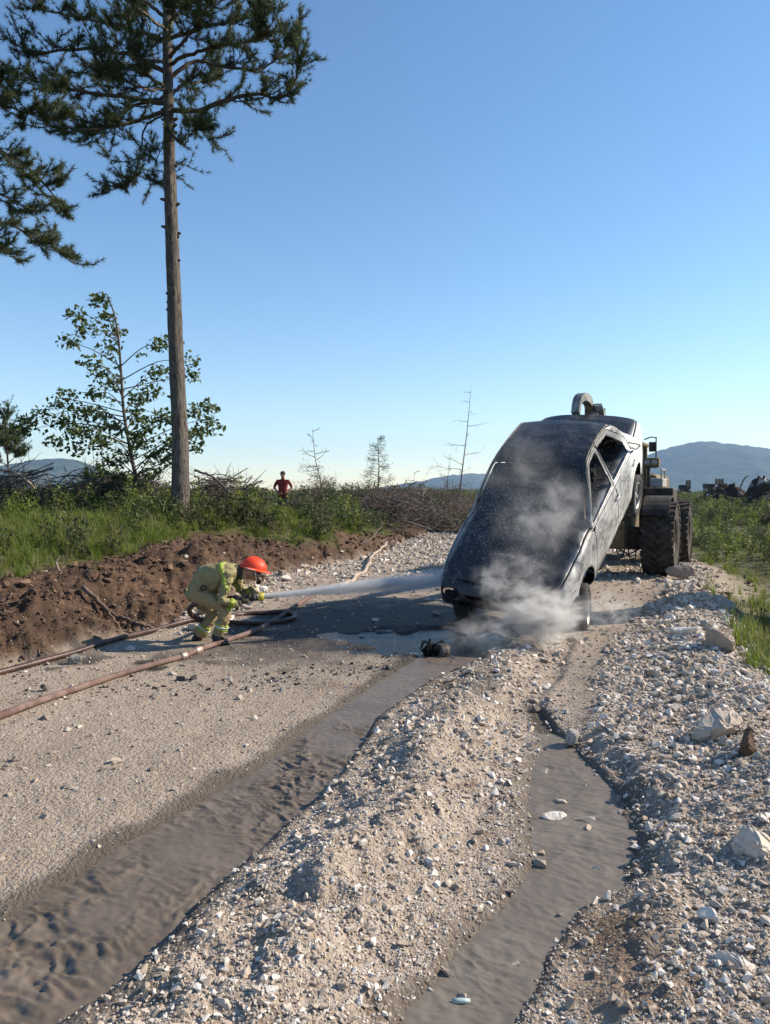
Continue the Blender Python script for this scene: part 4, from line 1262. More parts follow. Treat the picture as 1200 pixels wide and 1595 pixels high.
def tyre_prof(R_, W, rimr):
    return [(rimr, -W * .40), (rimr + .02, -W * .48), (rimr + (R_ - rimr) * .5, -W * .52), (R_ - .025, -W * .49), (R_ - .004, -W * .40), (R_, -W * .2), (R_, W * .2), (R_ - .004, W * .40), (R_ - .025, W * .49), (rimr + (R_ - rimr) * .5, W * .52), (rimr + .02, W * .48), (rimr, W * .40)]
def car_wheel(c, sd, steer=0.0, spokes=5, tm=None):
    w = bpy.data.objects.new('wheel', None); COL.objects.link(w); w.empty_display_size = .1
    w.parent = car_root; w.location = c; w.rotation_euler = (0, 0, steer)
    MB().lathe(tyre_prof(.305, .19, .19), 40, 'y', close=True).build('tyre', tm or M_TYRE, w, True)
    mb = MB().lathe([(.192, -.08), (.18, -.07), (.17, 0), (.178, sd * .06), (.195, sd * .085), (.185, sd * .088), (.172, sd * .066)], 32, 'y')
    mb.lathe([(.0, sd * .055), (.045, sd * .06), (.055, sd * .045), (.06, sd * .01)], 16, 'y')
    for i in range(spokes):
        M = Matrix.Rotation(i * 2 * math.pi / spokes + .3, 4, 'Y')
        mb.box((-.026, min(sd * .03, sd * .058), .03), (.026, max(sd * .03, sd * .058), .178), .006, M)
    mb.build('rim', M_RIM, w, True)
    MB().lathe([(0, -sd * .02), (.15, -sd * .02), (.15, -sd * .005), (0, -sd * .005)], 20, 'y').build('brake_disc', M_BURNTIRON, w, True)
    return w
car_wheel((AX_F, .745, .10), 1, .18); car_wheel((AX_F + .02, -.755, .02), -1, .18)
car_wheel((AX_R, .755, .16), 1); car_wheel((AX_R, -.755, .16), -1)
for (x, y, z) in ((AX_F, .56, .12), (AX_F, -.56, .06), (AX_R, .56, .18), (AX_R, -.56, .18)):
    MB().tube([(x, y, z - .02), (x, y * .96, .46)], .035, 8).build('suspension_strut', M_BURNTIRON, car_root, True)
MB().tube([(AX_R, -.70, .17), (AX_R, .70, .17)], .035, 8).build('rear_axle', M_BURNTIRON, car_root, True)
MB().tube([(AX_F, -.70, .05), (AX_F, .70, .10)], .028, 8).build('front_axle', M_BURNTIRON, car_root, True)
# ------------------------------------------------------------------ wheel loader holding the car
M_YEL = simple('dusty_yellow_paint', (.085, .062, .028), (.17, .125, .06), 4, .75, bump=.2)
M_DKMETAL = simple('greasy_dark_steel', (.022, .02, .018), (.075, .06, .048), 6, .7, .2, bump=.4)
M_WORN = simple('worn_steel', (.14, .125, .11), (.36, .33, .30), 10, .5, .6, bump=.3)
M_DUSTRUB = simple('dusty_tyre', (.020, .018, .016), (.065, .054, .045), 5, .95, bump=.5, bscale=20)
M_DUSTRIM = simple('dusty_rim', (.13, .085, .06), (.24, .17, .12), 6, .8, bump=.3)
M_GREYP = simple('pale_grey_paint', (.25, .24, .225), (.40, .385, .36), 5, .6)
t = NT('cab_glass'); t.bsdf((.03, .035, .04), .08, 0, .6); M_CABG = t.done()
LD_YAW = R(27)
LF = np.array([-math.sin(LD_YAW), -math.cos(LD_YAW), 0]); LL = np.array([math.cos(LD_YAW), -math.sin(LD_YAW), 0])
LD_O = np.array([4.46, 14.75, 0.0]); LD_O[2] = zl(LD_O[0], LD_O[1]) - .03
loader = empty('wheel_loader', tuple(LD_O), 0, 'dusty dark wheel loader with big lugged tyres lifting the burnt car by its tail', 'wheel loader')
loader.matrix_world = Matrix(((LF[0], LL[0], 0, LD_O[0]), (LF[1], LL[1], 0, LD_O[1]), (0, 0, 1, LD_O[2]), (0, 0, 0, 1)))
def wl(p):
    d = np.asarray(p, float) - LD_O
    return np.array([d @ LF, d @ LL, d[2]])
def big_wheel(c, sd):
    w = bpy.data.objects.new('wheel', None); COL.objects.link(w); w.parent = loader; w.location = c
    Rr, W = .745, .53
    MB().lathe([(.33, -W * .44), (.38, -W * .5), (.55, -W * .54), (.66, -W * .5), (.69, -W * .42), (.695, 0), (.69, W * .42), (.66, W * .5), (.55, W * .54), (.38, W * .5), (.33, W * .44)], 56, 'y', close=True).build('tyre', M_DUSTRUB, w, True)
    n = 26
    lug = MB(); lug.prism([(-.055, 0), (.055, 0), (.04, .075), (-.04, .075)], 0, 1)
    V = np.array(lug.v)
    for k in range(n * 2):
        s = 1 if k % 2 else -1
        a = 2 * math.pi * (k + .5) / (2 * n)
        P_ = V.copy()
        yy = P_[:, 1] * W * .56 * s; sl = P_[:, 0] + P_[:, 1] * .17
        rr = .675 + P_[:, 2] - .05 * (P_[:, 1] > .5)
        th = a + sl / .70
        o = obj('tread_lug', np.c_[rr * np.cos(th), yy, rr * np.sin(th)], lug.f, M_DUSTRUB, w)
    mb = MB().lathe([(.345, sd * .22), (.31, sd * .235), (.29, sd * .16), (.26, sd * .10), (.16, sd * .09), (.15, sd * .15), (.10, sd * .17), (0, sd * .17)], 32, 'y')
    for k in range(10):
        a = k * 2 * math.pi / 10
        mb.lathe([(0, sd * .115), (.018, sd * .115), (.018, sd * .09)], 6, 'y', (.21 * math.cos(a), 0, .21 * math.sin(a)))
    mb.build('rim', M_DUSTRIM, w, True)
for x in (0, -2.95):
    for sd in (1, -1): big_wheel((x, sd * 1.0, .745), sd)
for x in (0, -2.95): MB().box((x - .25, -.78, .52), (x + .25, .78, .95), .06).build('axle', M_DKMETAL, loader)
mb = MB(); mb.box((-1.3, -.42, .55), (.65, .42, 1.5), .05); mb.prism([(.1, 1.4), (.75, 1.4), (.35, 2.05), (-.1, 2.05)], -.55, -.38); mb.prism([(.1, 1.4), (.75, 1.4), (.35, 2.05), (-.1, 2.05)], .38, .55); mb.build('front_frame', M_YEL, loader)
mb = MB(); mb.box((-4.6, -.62, .75), (-1.35, .62, 1.35), .06); mb.build('rear_frame', M_DKMETAL, loader)
mb = MB(); mb.box((-4.7, -.66, 1.35), (-2.3, .66, 2.05), .12); mb.build('engine_hood', M_YEL, loader)
mb = MB(); mb.box((-5.0, -.9, .7), (-4.6, .9, 1.45), .08); mb.build('counterweight', M_DKMETAL, loader)
cabp = bpy.data.objects.new('cab', None); COL.objects.link(cabp); cabp.parent = loader
mb = MB(); mb.box((-2.2, -.56, 1.35), (-.85, .56, 1.75), .04)
for x in (-2.15, -.92):
    for y in (-.52, .40): mb.box((x - .05, y - .05, 1.7), (x + .05, y + .05, 2.62), .015)
mb.build('cab_frame', M_YEL, cabp)
mb = MB(); mb.box((-2.28, -.60, 2.62), (-.80, .48, 2.72), .05); mb.build('cab_roof', M_YEL, cabp)
for lo, hi in (((-.915, -.46, 1.76), (-.90, .34, 2.61)), ((-2.17, -.46, 1.76), (-2.155, .34, 2.61)), ((-2.09, .385, 1.76), (-.98, .40, 2.61)), ((-2.09, -.52, 1.76), (-.98, -.505, 2.61))):
    MB().box(lo, hi).build('cab_window', M_CABG, cabp)
# fenders, platform and rails over the tyres
for sd in (1, -1):
    mb = MB(); a = np.linspace(R(35), R(150), 14)
    for k in range(13):
        c0, s0, c1, s1 = math.cos(a[k]), math.sin(a[k]), math.cos(a[k + 1]), math.sin(a[k + 1])
        V = [(r * c, sd * y, .745 + r * s) for (c, s) in ((c0, s0), (c1, s1)) for r in (.80, .825) for y in (.72, 1.20)]
        mb.add(V, [(0, 1, 5, 4), (2, 6, 7, 3), (1, 3, 7, 5), (0, 4, 6, 2), (0, 2, 3, 1), (4, 5, 7, 6)])
    mb.build('fender', M_DKMETAL, loader)
    mb = MB(); mb.box((-1.05, sd * .93 - .33, 1.30), (-.35, sd * .93 + .25, 1.72), .03); mb.build('tool_box', M_DKMETAL, loader)
    mb = MB(); mb.box((-1.5, sd * .78 - .16, 1.73), (-.75, sd * .78 + .16, 1.92), .03); mb.build('platform', M_GREYP, loader)
    mb = MB()
    for x in (-1.45, -.85): mb.tube([(x, sd * .9, 1.90), (x, sd * .9, 2.10)], .016, 6)
    mb.tube([(-1.5, sd * .9, 2.10), (-.8, sd * .9, 2.10)], .016, 6); mb.build('handrail', M_GREYP, loader)
    mr = MB(); mr.tube(spline([(-.88, sd * .56, 2.72), (-.80, sd * .70, 2.76), (-.78, sd * .80, 2.74)], 8), .013, 6); mr.tube([(-.78, sd * .80, 2.76), (-.78, sd * .80, 2.12)], .013, 6); mr.tube([(-.88, sd * .54, 2.14), (-.78, sd * .80, 2.14)], .013, 6)
    mo = mr.build('mirror_bracket', M_DKMETAL, cabp, True)
    MB().box((-.80, sd * .72 - .06, 2.46), (-.76, sd * .72 + .07, 2.66), .012).build('mirror', M_DKMETAL, mo)
    lp = MB().box((-.82, sd * .74 - .17, 2.14), (-.62, sd * .74 + .14, 2.33), .03).build('work_light', M_YEL, loader)
    for q in (-.09, .05): MB().lathe([(0, -.615), (.05, -.612), (.058, -.622)], 14, 'x', (0, sd * .74 + q, 2.235)).build('lens', M_GREYP, lp, True)
    MB().box((-.80, sd * .66 - .03, 1.6), (-.72, sd * .66 + .03, 2.2), .01).build('light_post', M_DKMETAL, loader)
# lift arms up to the fork carriage
car_c = wl(carw(-2.42, 0, .22))
for sd in (1, -1):
    y = sd * .47
    P0 = np.array([.05, y, 1.85]); P1 = np.array([1.5, y, 1.62]); P2 = np.array([car_c[0] - .12, y + car_c[1] * .5, car_c[2] - .15])
    for k, (a, b) in enumerate(((P0, P1), (P1, P2))):
        pass
    S = spline([P0, P1, P2], 16)
    V = []; F = []
    for i, p in enumerate(S):
        T = S[min(i + 1, 15)] - S[max(i - 1, 0)]; n = unit(np.array([-T[2], 0, T[0]])); h = .20 * (1 - .35 * i / 15)
        for dy in (-.05, .05):
            V += [p + n * h + [0, dy, 0], p - n * h + [0, dy, 0]]
    for i in range(15):
        b = 4 * i; c = b + 4
        F += [(b, c, c + 1, b + 1), (b + 2, b + 3, c + 3, c + 2), (b, b + 2, c + 2, c), (b + 1, c + 1, c + 3, b + 3)]
    F += [(0, 1, 3, 2), (60, 62, 63, 61)]
    MB().add(V, F).build('lift_arm', M_YEL, loader)
    cyl = MB(); cyl.tube([(.35, sd * .33, 1.0), (1.2, sd * .36, 1.38)], .075, 10); hy = cyl.build('hydraulic_cylinder', M_DKMETAL, loader, True)
    MB().tube([(1.2, sd * .36, 1.38), (1.75, sd * .40, 1.62)], .042, 8).build('piston_rod', M_WORN, hy, True)
MB().tube([(1.5, -.5, 1.62), (1.5, .5, 1.62)], .11, 12).build('cross_tube', M_YEL, loader, True)
MB().tube([(.2, 0, 1.95), (1.6, 0, 2.15)], .08, 10).build('tilt_cylinder', M_DKMETAL, loader, True)
CI = Matrix(((LF[0], LL[0], 0, LD_O[0]), (LF[1], LL[1], 0, LD_O[1]), (0, 0, 1, LD_O[2]), (0, 0, 0, 1))).inverted() @ CAR_M   # car frame inside the loader frame
mb = MB(); mb.box((-2.52, -.60, .05), (-2.40, .50, .28), .02, CI); mb.box((-2.52, -.60, .50), (-2.42, .50, .64), .02, CI)
for y in (-.52, -.05, .42): mb.box((-2.53, y - .06, .02), (-2.41, y + .06, .66), .015, CI)
mb.build('fork_carriage', M_DKMETAL, loader)
for y in (-.42, .42):
    mb = MB(); mb.box((-2.40, y - .07, .02), (-2.30, y + .07, .75), .01, CI); mb.box((-2.35, y - .07, -.01), (-.75, y + .07, .06), .01, CI); mb.build('fork', M_WORN, loader)
# clamp claws closing over the tail of the car
for off, sc in ((0, 1.0), (.34, .8)):
    path = [wl(p) for p in (carw(-2.46, .05, .60), carw(-2.40, .05, 1.0), py_(919, 644, 11.7), py_(917, 627, 11.45), py_(908, 618, 11.2), py_(900, 625, 11.05), py_(897, 644, 10.98))]
    S = spline(path, 30)
    if off:
        S = S + np.array([-.35, .16, -.24])
    V = []; F = []; h = .068 * sc
    for i, p in enumerate(S):
        T = S[min(i + 1, 29)] - S[max(i - 1, 0)]; n = unit(np.array([-T[2], 0, T[0]])); hh = h * (1.15 - .45 * i / 29)
        for dy in (-.06 * sc, .06 * sc): V += [p + n * hh + [0, dy, 0], p - n * hh + [0, dy, 0]]
    for i in range(29):
        b = 4 * i; c = b + 4
        F += [(b, c, c + 1, b + 1), (b + 2, b + 3, c + 3, c + 2), (b, b + 2, c + 2, c), (b + 1, c + 1, c + 3, b + 3)]
    F += [(0, 1, 3, 2), (116, 118, 119, 117)]
    MB().add(V, F).build('clamp_claw', M_WORN, loader)
for k, (y0, y1, dz) in enumerate(((.2, .38, .22), (.42, .60, .28), (.1, .75, .16))):
    MB().tube(spline([(.30, y0, .62), (.32, (y0 + y1) / 2 - .03, .62 - dz), (.32, (y0 + y1) / 2 + .05, .60 - dz), (.30, y1, .62)], 14), .014, 6).build('hydraulic_hose', M_DKMETAL, loader, True)

# ------------------------------------------------------------------ far machines on the right
def excavator(label, px, y, rz, paint, boom):
    x = (px - 600) / FPX * y
    r = empty('excavator', (x, y, zl(x, y) + .25), rz, label, 'excavator', 'machines parked beyond the verge')
    r.scale = (1.0, 1.0, 1.0)
    for sd in (1, -1):
        mb = MB(); mb.prism([(-1.7, .15), (-1.5, 0), (1.5, 0), (1.8, .3), (1.7, .75), (1.4, .9), (-1.4, .9), (-1.75, .7)], sd * 1.1 - .28, sd * 1.1 + .28); mb.build('track', M_DKMETAL, r)
    mb = MB(); mb.box((-.8, -.8, .5), (.8, .8, 1.05)); mb.box((-1.9, -1.2, 1.0), (1.3, 1.2, 1.35), .05); mb.box((-2.1, -1.2, 1.3), (-.2, 1.2, 2.1), .12); mb.build('house', paint, r)
    mb = MB(); c0 = .15
    for a in ((0, .35), (1.25, .35), (0, 1.2), (1.25, 1.2)): mb.box((a[0] - .06, a[1] - .06, 1.3), (a[0] + .06, a[1] + .06, 3.0))
    mb.box((-.1, .25, 2.95), (1.4, 1.3, 3.1), .04); cb = mb.build('cab', paint, r)
    MB().box((.03, .4, 1.5), (1.22, 1.15, 2.9)).build('window', M_CABG, cb)
    if boom:
        mb = MB(); mb.prism([(1.0, 1.3), (1.2, 1.2), (3.4, 3.4), (5.2, 2.9), (5.2, 3.2), (3.2, 3.9)], -.45, -.1); mb.build('boom', paint, r)
        mb = MB(); mb.prism([(5.0, 3.3), (5.3, 3.1), (4.9, 1.0), (4.7, 1.0)], -.40, -.15); mb.prism([(4.9, 1.2), (5.3, .6), (4.9, .1), (4.3, .3), (4.5, .9)], -.65, .1); mb.build('dipper_arm', paint, r)
excavator('distant grey excavator parked right of the loader tyre', 1066, 165, R(250), M_DKMETAL, False)
excavator('distant excavator half hidden behind the dark spoil heap', 1112, 150, R(280), M_DKMETAL, False)

def spoil_heap(label, px, y, w, h, seed, mat):
    g = np.random.default_rng(seed)
    x = (px - 600) / FPX * y
    n = 64; q = np.linspace(-1, 1, n); X, Y = np.meshgrid(q, q)
    rr = np.hypot(X, Y)
    Z = h * np.clip(1 - rr ** 1.5, 0, 1) * (1 + .8 * fbm(X * 3 + seed, Y * 3, 5, seed) + .25 * np.abs(fbm(X * 11, Y * 11, 3, seed))) - .3 * sstep(.8, 1, rr)
    V = np.c_[(X * w).ravel(), (Y * w * .6).ravel(), Z.ravel()]
    i, j = np.meshgrid(np.arange(n - 1), np.arange(n - 1), indexing='ij')
    F = np.stack([i * n + j, i * n + j + 1, (i + 1) * n + j + 1, (i + 1) * n + j], -1).reshape(-1, 4)
    o = obj('spoil_heap', V, F, mat, None, False); o.location = (x, y, zl(x, y))
    return tag(o, label, 'spoil heap')
t = NT('dark_spoil'); P = t.pos()
t.bsdf(t.mix(t.math('MULTIPLY', t.ss(.72, .80, t.sep(t.voro(2.2, P, 'F1', 'Color'))[0]), t.ss(.45, .6, t.noise(.5, P, 3))), t.mix(t.noise(2.5, P, 5), (.022, .017, .014), (.075, .056, .045)), (.50, .46, .42)), .95, 0, .1, t.bump(t.noise(5, P, 5, .7), .8, .15))
M_SPOIL = t.done()
spoil_heap('dark spoil heap with pale stones in front of the far excavator', 1128, 62, 3.4, 1.9, 3, M_SPOIL)
spoil_heap('spoil heap capped with pale stones at the foot of the blue mountain', 1196, 58, 3.2, 2.0, 5, M_SPOIL)
spoil_heap('earth heap out of view, added to shade the verge', 1450, 10.6, 1.95, 3.3, 8, simple('heap_earth', (.10, .06, .04), (.2, .13, .085), 3, .95, bump=.6, bscale=12))  # unseen heap, added to throw shade across the verge edge
stick('dead_branch', 'bent dead stem sticking up behind the spoil heaps', [py_(1150, 772, 56), py_(1154, 758, 56), py_(1160, 745, 56), py_(1166, 741, 56)], .07, M_DEAD, 'branch')

# ------------------------------------------------------------------ hills and the air before them
t = NT('forested_hill'); P = t.pos()
c = t.mix(t.ss(.35, .65, t.noise(.012, P, 6, .7)), (.028, .042, .022), (.075, .085, .042))
t.bsdf(c, .95, 0, .1, t.bump(t.noise(.05, P, 5, .7), 1.0, 14.0))
M_HILL = t.done()
def hill(prof, y, depth, seed):
    prof = np.array(prof, float)
    px = np.linspace(prof[0, 0], prof[-1, 0], 190)
    zz = CAM_H + (765 - np.interp(px, prof[:, 0], prof[:, 1])) / FPX * y
    zz = np.convolve(np.pad(zz, 6, 'edge'), np.ones(13) / 13, 'valid')
    v = np.linspace(-1, 1, 60)
    X = ((px - 600) / FPX * y)[None, :] + 0 * v[:, None]; Y = y + depth * v[:, None] + 0 * px[None, :]
    shp = np.clip(1 - np.abs(v), 0, 1)[:, None]
    shp = shp ** .85 * (1 + .0 * X)
    Z = zz[None, :] * shp + shp * (1 - shp) * 1.6 * 90 * fbm(X / 420, Y / 520, 4, seed) + 9 * fbm(X / 38, Y / 38, 3, seed + 9) * sstep(0, .2, shp) - 6
    V = np.c_[X.ravel(), Y.ravel(), Z.ravel()]
    n, m = X.shape
    i, j = np.meshgrid(np.arange(n - 1), np.arange(m - 1), indexing='ij')
    F = np.stack([i * m + j, i * m + j + 1, (i + 1) * m + j + 1, (i + 1) * m + j], -1).reshape(-1, 4)
    o = link('hill', make_mesh('hill', V, np.ascontiguousarray(F), True), M_HILL); o['kind'] = 'structure'
hill([(860, 762), (930, 742), (985, 718), (1030, 698), (1060, 690), (1090, 685), (1120, 687), (1150, 692), (1200, 697), (1280, 712), (1380, 735), (1480, 764)], 4600, 1100, 3)
hill([(-260, 764), (-150, 738), (0, 724), (40, 717), (90, 710), (125, 714), (160, 728), (210, 748), (270, 764)], 3800, 900, 5)
hill([(560, 764), (620, 754), (660, 747), (700, 739), (745, 735), (790, 741), (850, 744), (930, 750), (1010, 764)], 5400, 900, 7)

def haze():
    lo, hi = (-6900, -6900, -3), (6900, 6900, 460)
    t = NT('haze_air')
    v = t.n('VolumePrincipled')
    v.inputs['Color'].default_value = (.42, .64, 1.0, 1)
    v.inputs['Density'].default_value = 9.0e-5
    v.inputs['Anisotropy'].default_value = 0.2
    t.t.links.new(v.outputs[0], t.out.inputs['Volume'])
    o = MB().box(lo, hi).build('haze', t.done()); o['kind'] = 'stuff'
    tag(o, 'thin blue summer haze over the distant hills', 'haze')
haze()
# ------------------------------------------------------------------ rocks one can pick out
def hit(px, py, dz=0.0):
    """photo pixel -> point on the land"""
    d = ray(px, py); t_ = np.linspace(1.2, 60, 1500)
    x, y, z = d[0] * t_, d[1] * t_, CAM_H + d[2] * t_
    zz = land(x, y)
    k = int(np.argmax(z < zz))
    return np.array([x[k], y[k], zz[k] + dz])
ROCKS = [make_mesh('rock', *rock_geo(500 + i, .55 + .25 * (i % 3), 2)) for i in range(12)]
M_BRROCK = stone_mat('brown_rock', [(.13, .085, .06), (.22, .155, .11), (.26, .19, .14), (.08, .05, .035)])
M_GRROCK = stone_mat('grey_rock', [(.24, .215, .19), (.36, .32, .285), (.4, .37, .33), (.15, .115, .09)])
def rock(name, label, p, size, mi, mat, rot, group=None, cat='rock', sink=.22):
    me = ROCKS[mi % 12] if mat is M_STONE else ROCKS[mi % 12].copy()
    if not me.materials: me.materials.append(mat)
    elif me.materials[0] is not mat: me.materials.clear(); me.materials.append(mat)
    o = bpy.data.objects.new(name, me); COL.objects.link(o)
    o.scale = size; o.rotation_euler = rot
    o.location = (p[0], p[1], p[2] + size[2] * (.33 - sink))
    return tag(o, label, cat, group)
for px, py, w, h, dp, mi, mat, nm, lab, rz, sk in (
    (1118, 1150, 112, 84, .8, 0, M_STONE, 'boulder', 'big whitish slab boulder half buried in the rubble beside a brown rock', .5, .2),
    (1164, 1172, 50, 64, .9, 4, M_BRROCK, 'boulder', 'dark brown upright rock leaning on the whitish slab boulder', 1.2, .2),
    (1186, 1320, 110, 90, .9, 8, M_STONE, 'boulder', 'large pinkish pale boulder in the rubble beyond the mud pool', 2.2, .42),
    (1140, 1500, 86, 84, .8, 3, M_STONE, 'boulder', 'chunky white rock with a rough face on the rubble windrow', 2.9, .40),
    (1062, 902, 52, 40, .9, 6, M_GRROCK, 'boulder', 'tan block of rock resting against the loader tyre', .2, .1),
    (1128, 948, 50, 24, .9, 9, M_GRROCK, 'boulder', 'rounded grey rock in the verge grass', .9, .15),
    (1118, 1010, 66, 44, .8, 5, M_STONE, 'boulder', 'pale slab at the outer edge of the rubble next to the grass', 1.9, .2),
    (1068, 988, 60, 30, .8, 2, M_STONE, 'boulder', 'flat pale slab on the rubble crest below the tan block', 2.5, .2),
    (893, 1160, 42, 34, .9, 7, M_GRROCK, 'rock', 'muddy brownish rock at the upper end of the mud pool', .8, .15),
    (865, 1286, 46, 26, .6, 10, M_STONE, 'rock', 'larger pale block lying in the mud pool', .1, .05),
    (873, 1257, 28, 15, .6, 1, M_STONE, 'rock', 'smaller pale block lying in the mud pool behind the larger one', 2.8, .05),
    (964, 1256, 16, 14, .8, 11, M_STONE, 'rock', 'small square stone at the pool edge under the rubble bank', .6, .05),
    (384, 1522, 30, 26, .8, 3, M_STONE, 'rock', 'single pale stone sitting proud on the near gravel ridge', 1.4, .1),
    (182, 1190, 26, 12, .8, 2, M_STONE, 'rock', 'flat pale stone lying alone on the smooth tan track', .3, .1),
    (118, 1034, 26, 18, .8, 5, M_GRROCK, 'rock', 'tan stone lying between the two fire hoses', .3, .1)):
    p = hit(px, py); k = p[1] / FPX
    rock(nm, lab, p, (w * k * 1.1, w * k * dp, h * k * 1.35), mi, mat, (random.uniform(-.15, .15), random.uniform(-.15, .15), rz), sink=sk)
gr = np.random.default_rng(77)
def strew(n, pick, smin, smax, name, label, group):
    done = 0
    for _ in range(n * 30):
        if done >= n: break
        p = pick()
        if p is None: continue
        s = (smin + (smax - smin) * gr.random() ** 2.2) * min(1.0, .35 + p[1] / 9.0)
        p = np.array([p[0], p[1], zl(*p)])
        rock(name, label(p) if callable(label) else label, p, (s * gr.uniform(1, 1.5), s, s * gr.uniform(.6, 1.0)), int(gr.integers(0, 12)), M_STONE, (gr.normal(0, .3), gr.normal(0, .3), gr.uniform(0, 6.28)), group, 'stone', .12)
        done += 1
def in_windrow():
    y = math.exp(gr.uniform(math.log(2.1), math.log(10))); x = gr.uniform(.6, 4.2)
    _, k = land(np.array([x]), np.array([y]), True)
    return (x, y) if k['rs'][0] > -.05 and k['r2'][0] < .45 and x / y < .58 else None
strew(150, in_windrow, .045, .135, 'rubble_stone', lambda p: 'pale angular stone in the rubble near the chunky white rock' if p[1] < 3.1 else ('pale angular stone in the rubble around the whitish slab boulder' if p[1] < 5.6 else 'pale angular stone in the rubble between the slab boulder and the loader'), 'stones of the rubble windrow')
def in_foot():
    y = gr.uniform(8.8, 24); x = gr.uniform(-3.5, 1.5)
    _, k = land(np.array([x]), np.array([y]), True)
    return (x, y) if -.75 < k['s'][0] < .15 else None
strew(80, in_foot, .08, .26, 'bank_stone', lambda p: 'white broken stone at the bank foot behind the firefighter' if p[1] < 13 else 'white broken stone at the bank foot beside the long pale pole', 'stones along the bank foot')
def in_ridge():
    y = math.exp(gr.uniform(math.log(2.2), math.log(7.5))); x = gr.uniform(-.9, 1.6)
    _, k = land(np.array([x]), np.array([y]), True)
    return (x, y) if k['dc'][0] < .42 and k['qa'][0] > 1.1 and k['qb'][0] > 1.15 else None
strew(50, in_ridge, .03, .065, 'ridge_stone', 'pale loose stone on the gravel ridge between the two muddy runnels', 'stones of the gravel ridge')
def in_far():
    y = gr.uniform(9, 14); x = gr.uniform(3.2, 5.6)
    _, k = land(np.array([x]), np.array([y]), True)
    return (x, y) if abs(k['r2'][0]) < .5 else None
strew(24, in_far, .08, .2, 'rubble_stone', 'pale angular stone on the rubble crest near the loader tyre', 'stones near the loader tyre')

# ------------------------------------------------------------------ burnt debris on the ground
lump = hit(675, 1026)
dl = empty('charred_engine_part', tuple(lump), .4, 'charred engine part lying beside the puddle', 'debris')
g7 = np.random.default_rng(5)
V, F = rock_geo(900, .8, 2); V = np.array(V) * np.array([.26, .22, .22]); V += g7.normal(0, .008, V.shape)
obj('casting', V + np.array([-.03, 0, .08]), F, M_SOOT, dl)
MB().lathe([(0, -.02), (.05, -.02), (.072, .0), (.078, .05), (.07, .085), (.0, .09)], 14, 'x', (.05, -.05, .075)).build('housing', M_BURNTIRON, dl, False)
mb = MB()
for i in range(9):
    a = g7.uniform(0, 6.28); mb.tube(spline([(-.02, 0, .12), (math.cos(a) * .10, math.sin(a) * .08, .16 + g7.uniform(-.03, .03)), (math.cos(a) * .14, math.sin(a) * .12, .10)], 6), .007, 5)
o = mb.build('wire_loop', M_SOOT, dl, True); o['kind'] = 'stuff'
def char_w(k, x, y):
    a = np.exp(-(((x - .25) / .5) ** 2 + ((y - 6.75) / .28) ** 2)) + .8 * np.exp(-(((x + .45) / .5) ** 2 + ((y - 6.7) / .2) ** 2)) + .5 * np.exp(-(((x + 1.3) / .9) ** 2 + ((y - 6.5) / .3) ** 2)) + .25 * np.exp(-(((x + 2.6) / 1.2) ** 2 + ((y - 6.6) / .6) ** 2))
    return np.clip(a, 0, 1) * .55
gravel('charred_debris', 26000, 5, 9, char_w, 1.3, M_CHAR, 'black charred crumbs strewn around the puddle and hoses', 'debris', seed=600, smin=.0019)
pl = hit(718, 1571)
ob2 = MB().tube([(-.028, 0, 0), (-.01, 0, .002), (.01, 0, .002), (.03, .004, 0)], [.008, .009, .009, .006], 8).build('plastic_scrap', simple('pale_blue_plastic', (.32, .42, .42), (.45, .52, .5), 20, .4), None, True)
ob2.location = (pl[0], pl[1], -.022); tag(ob2, 'small pale blue plastic scrap floating in the muddy water', 'litter')

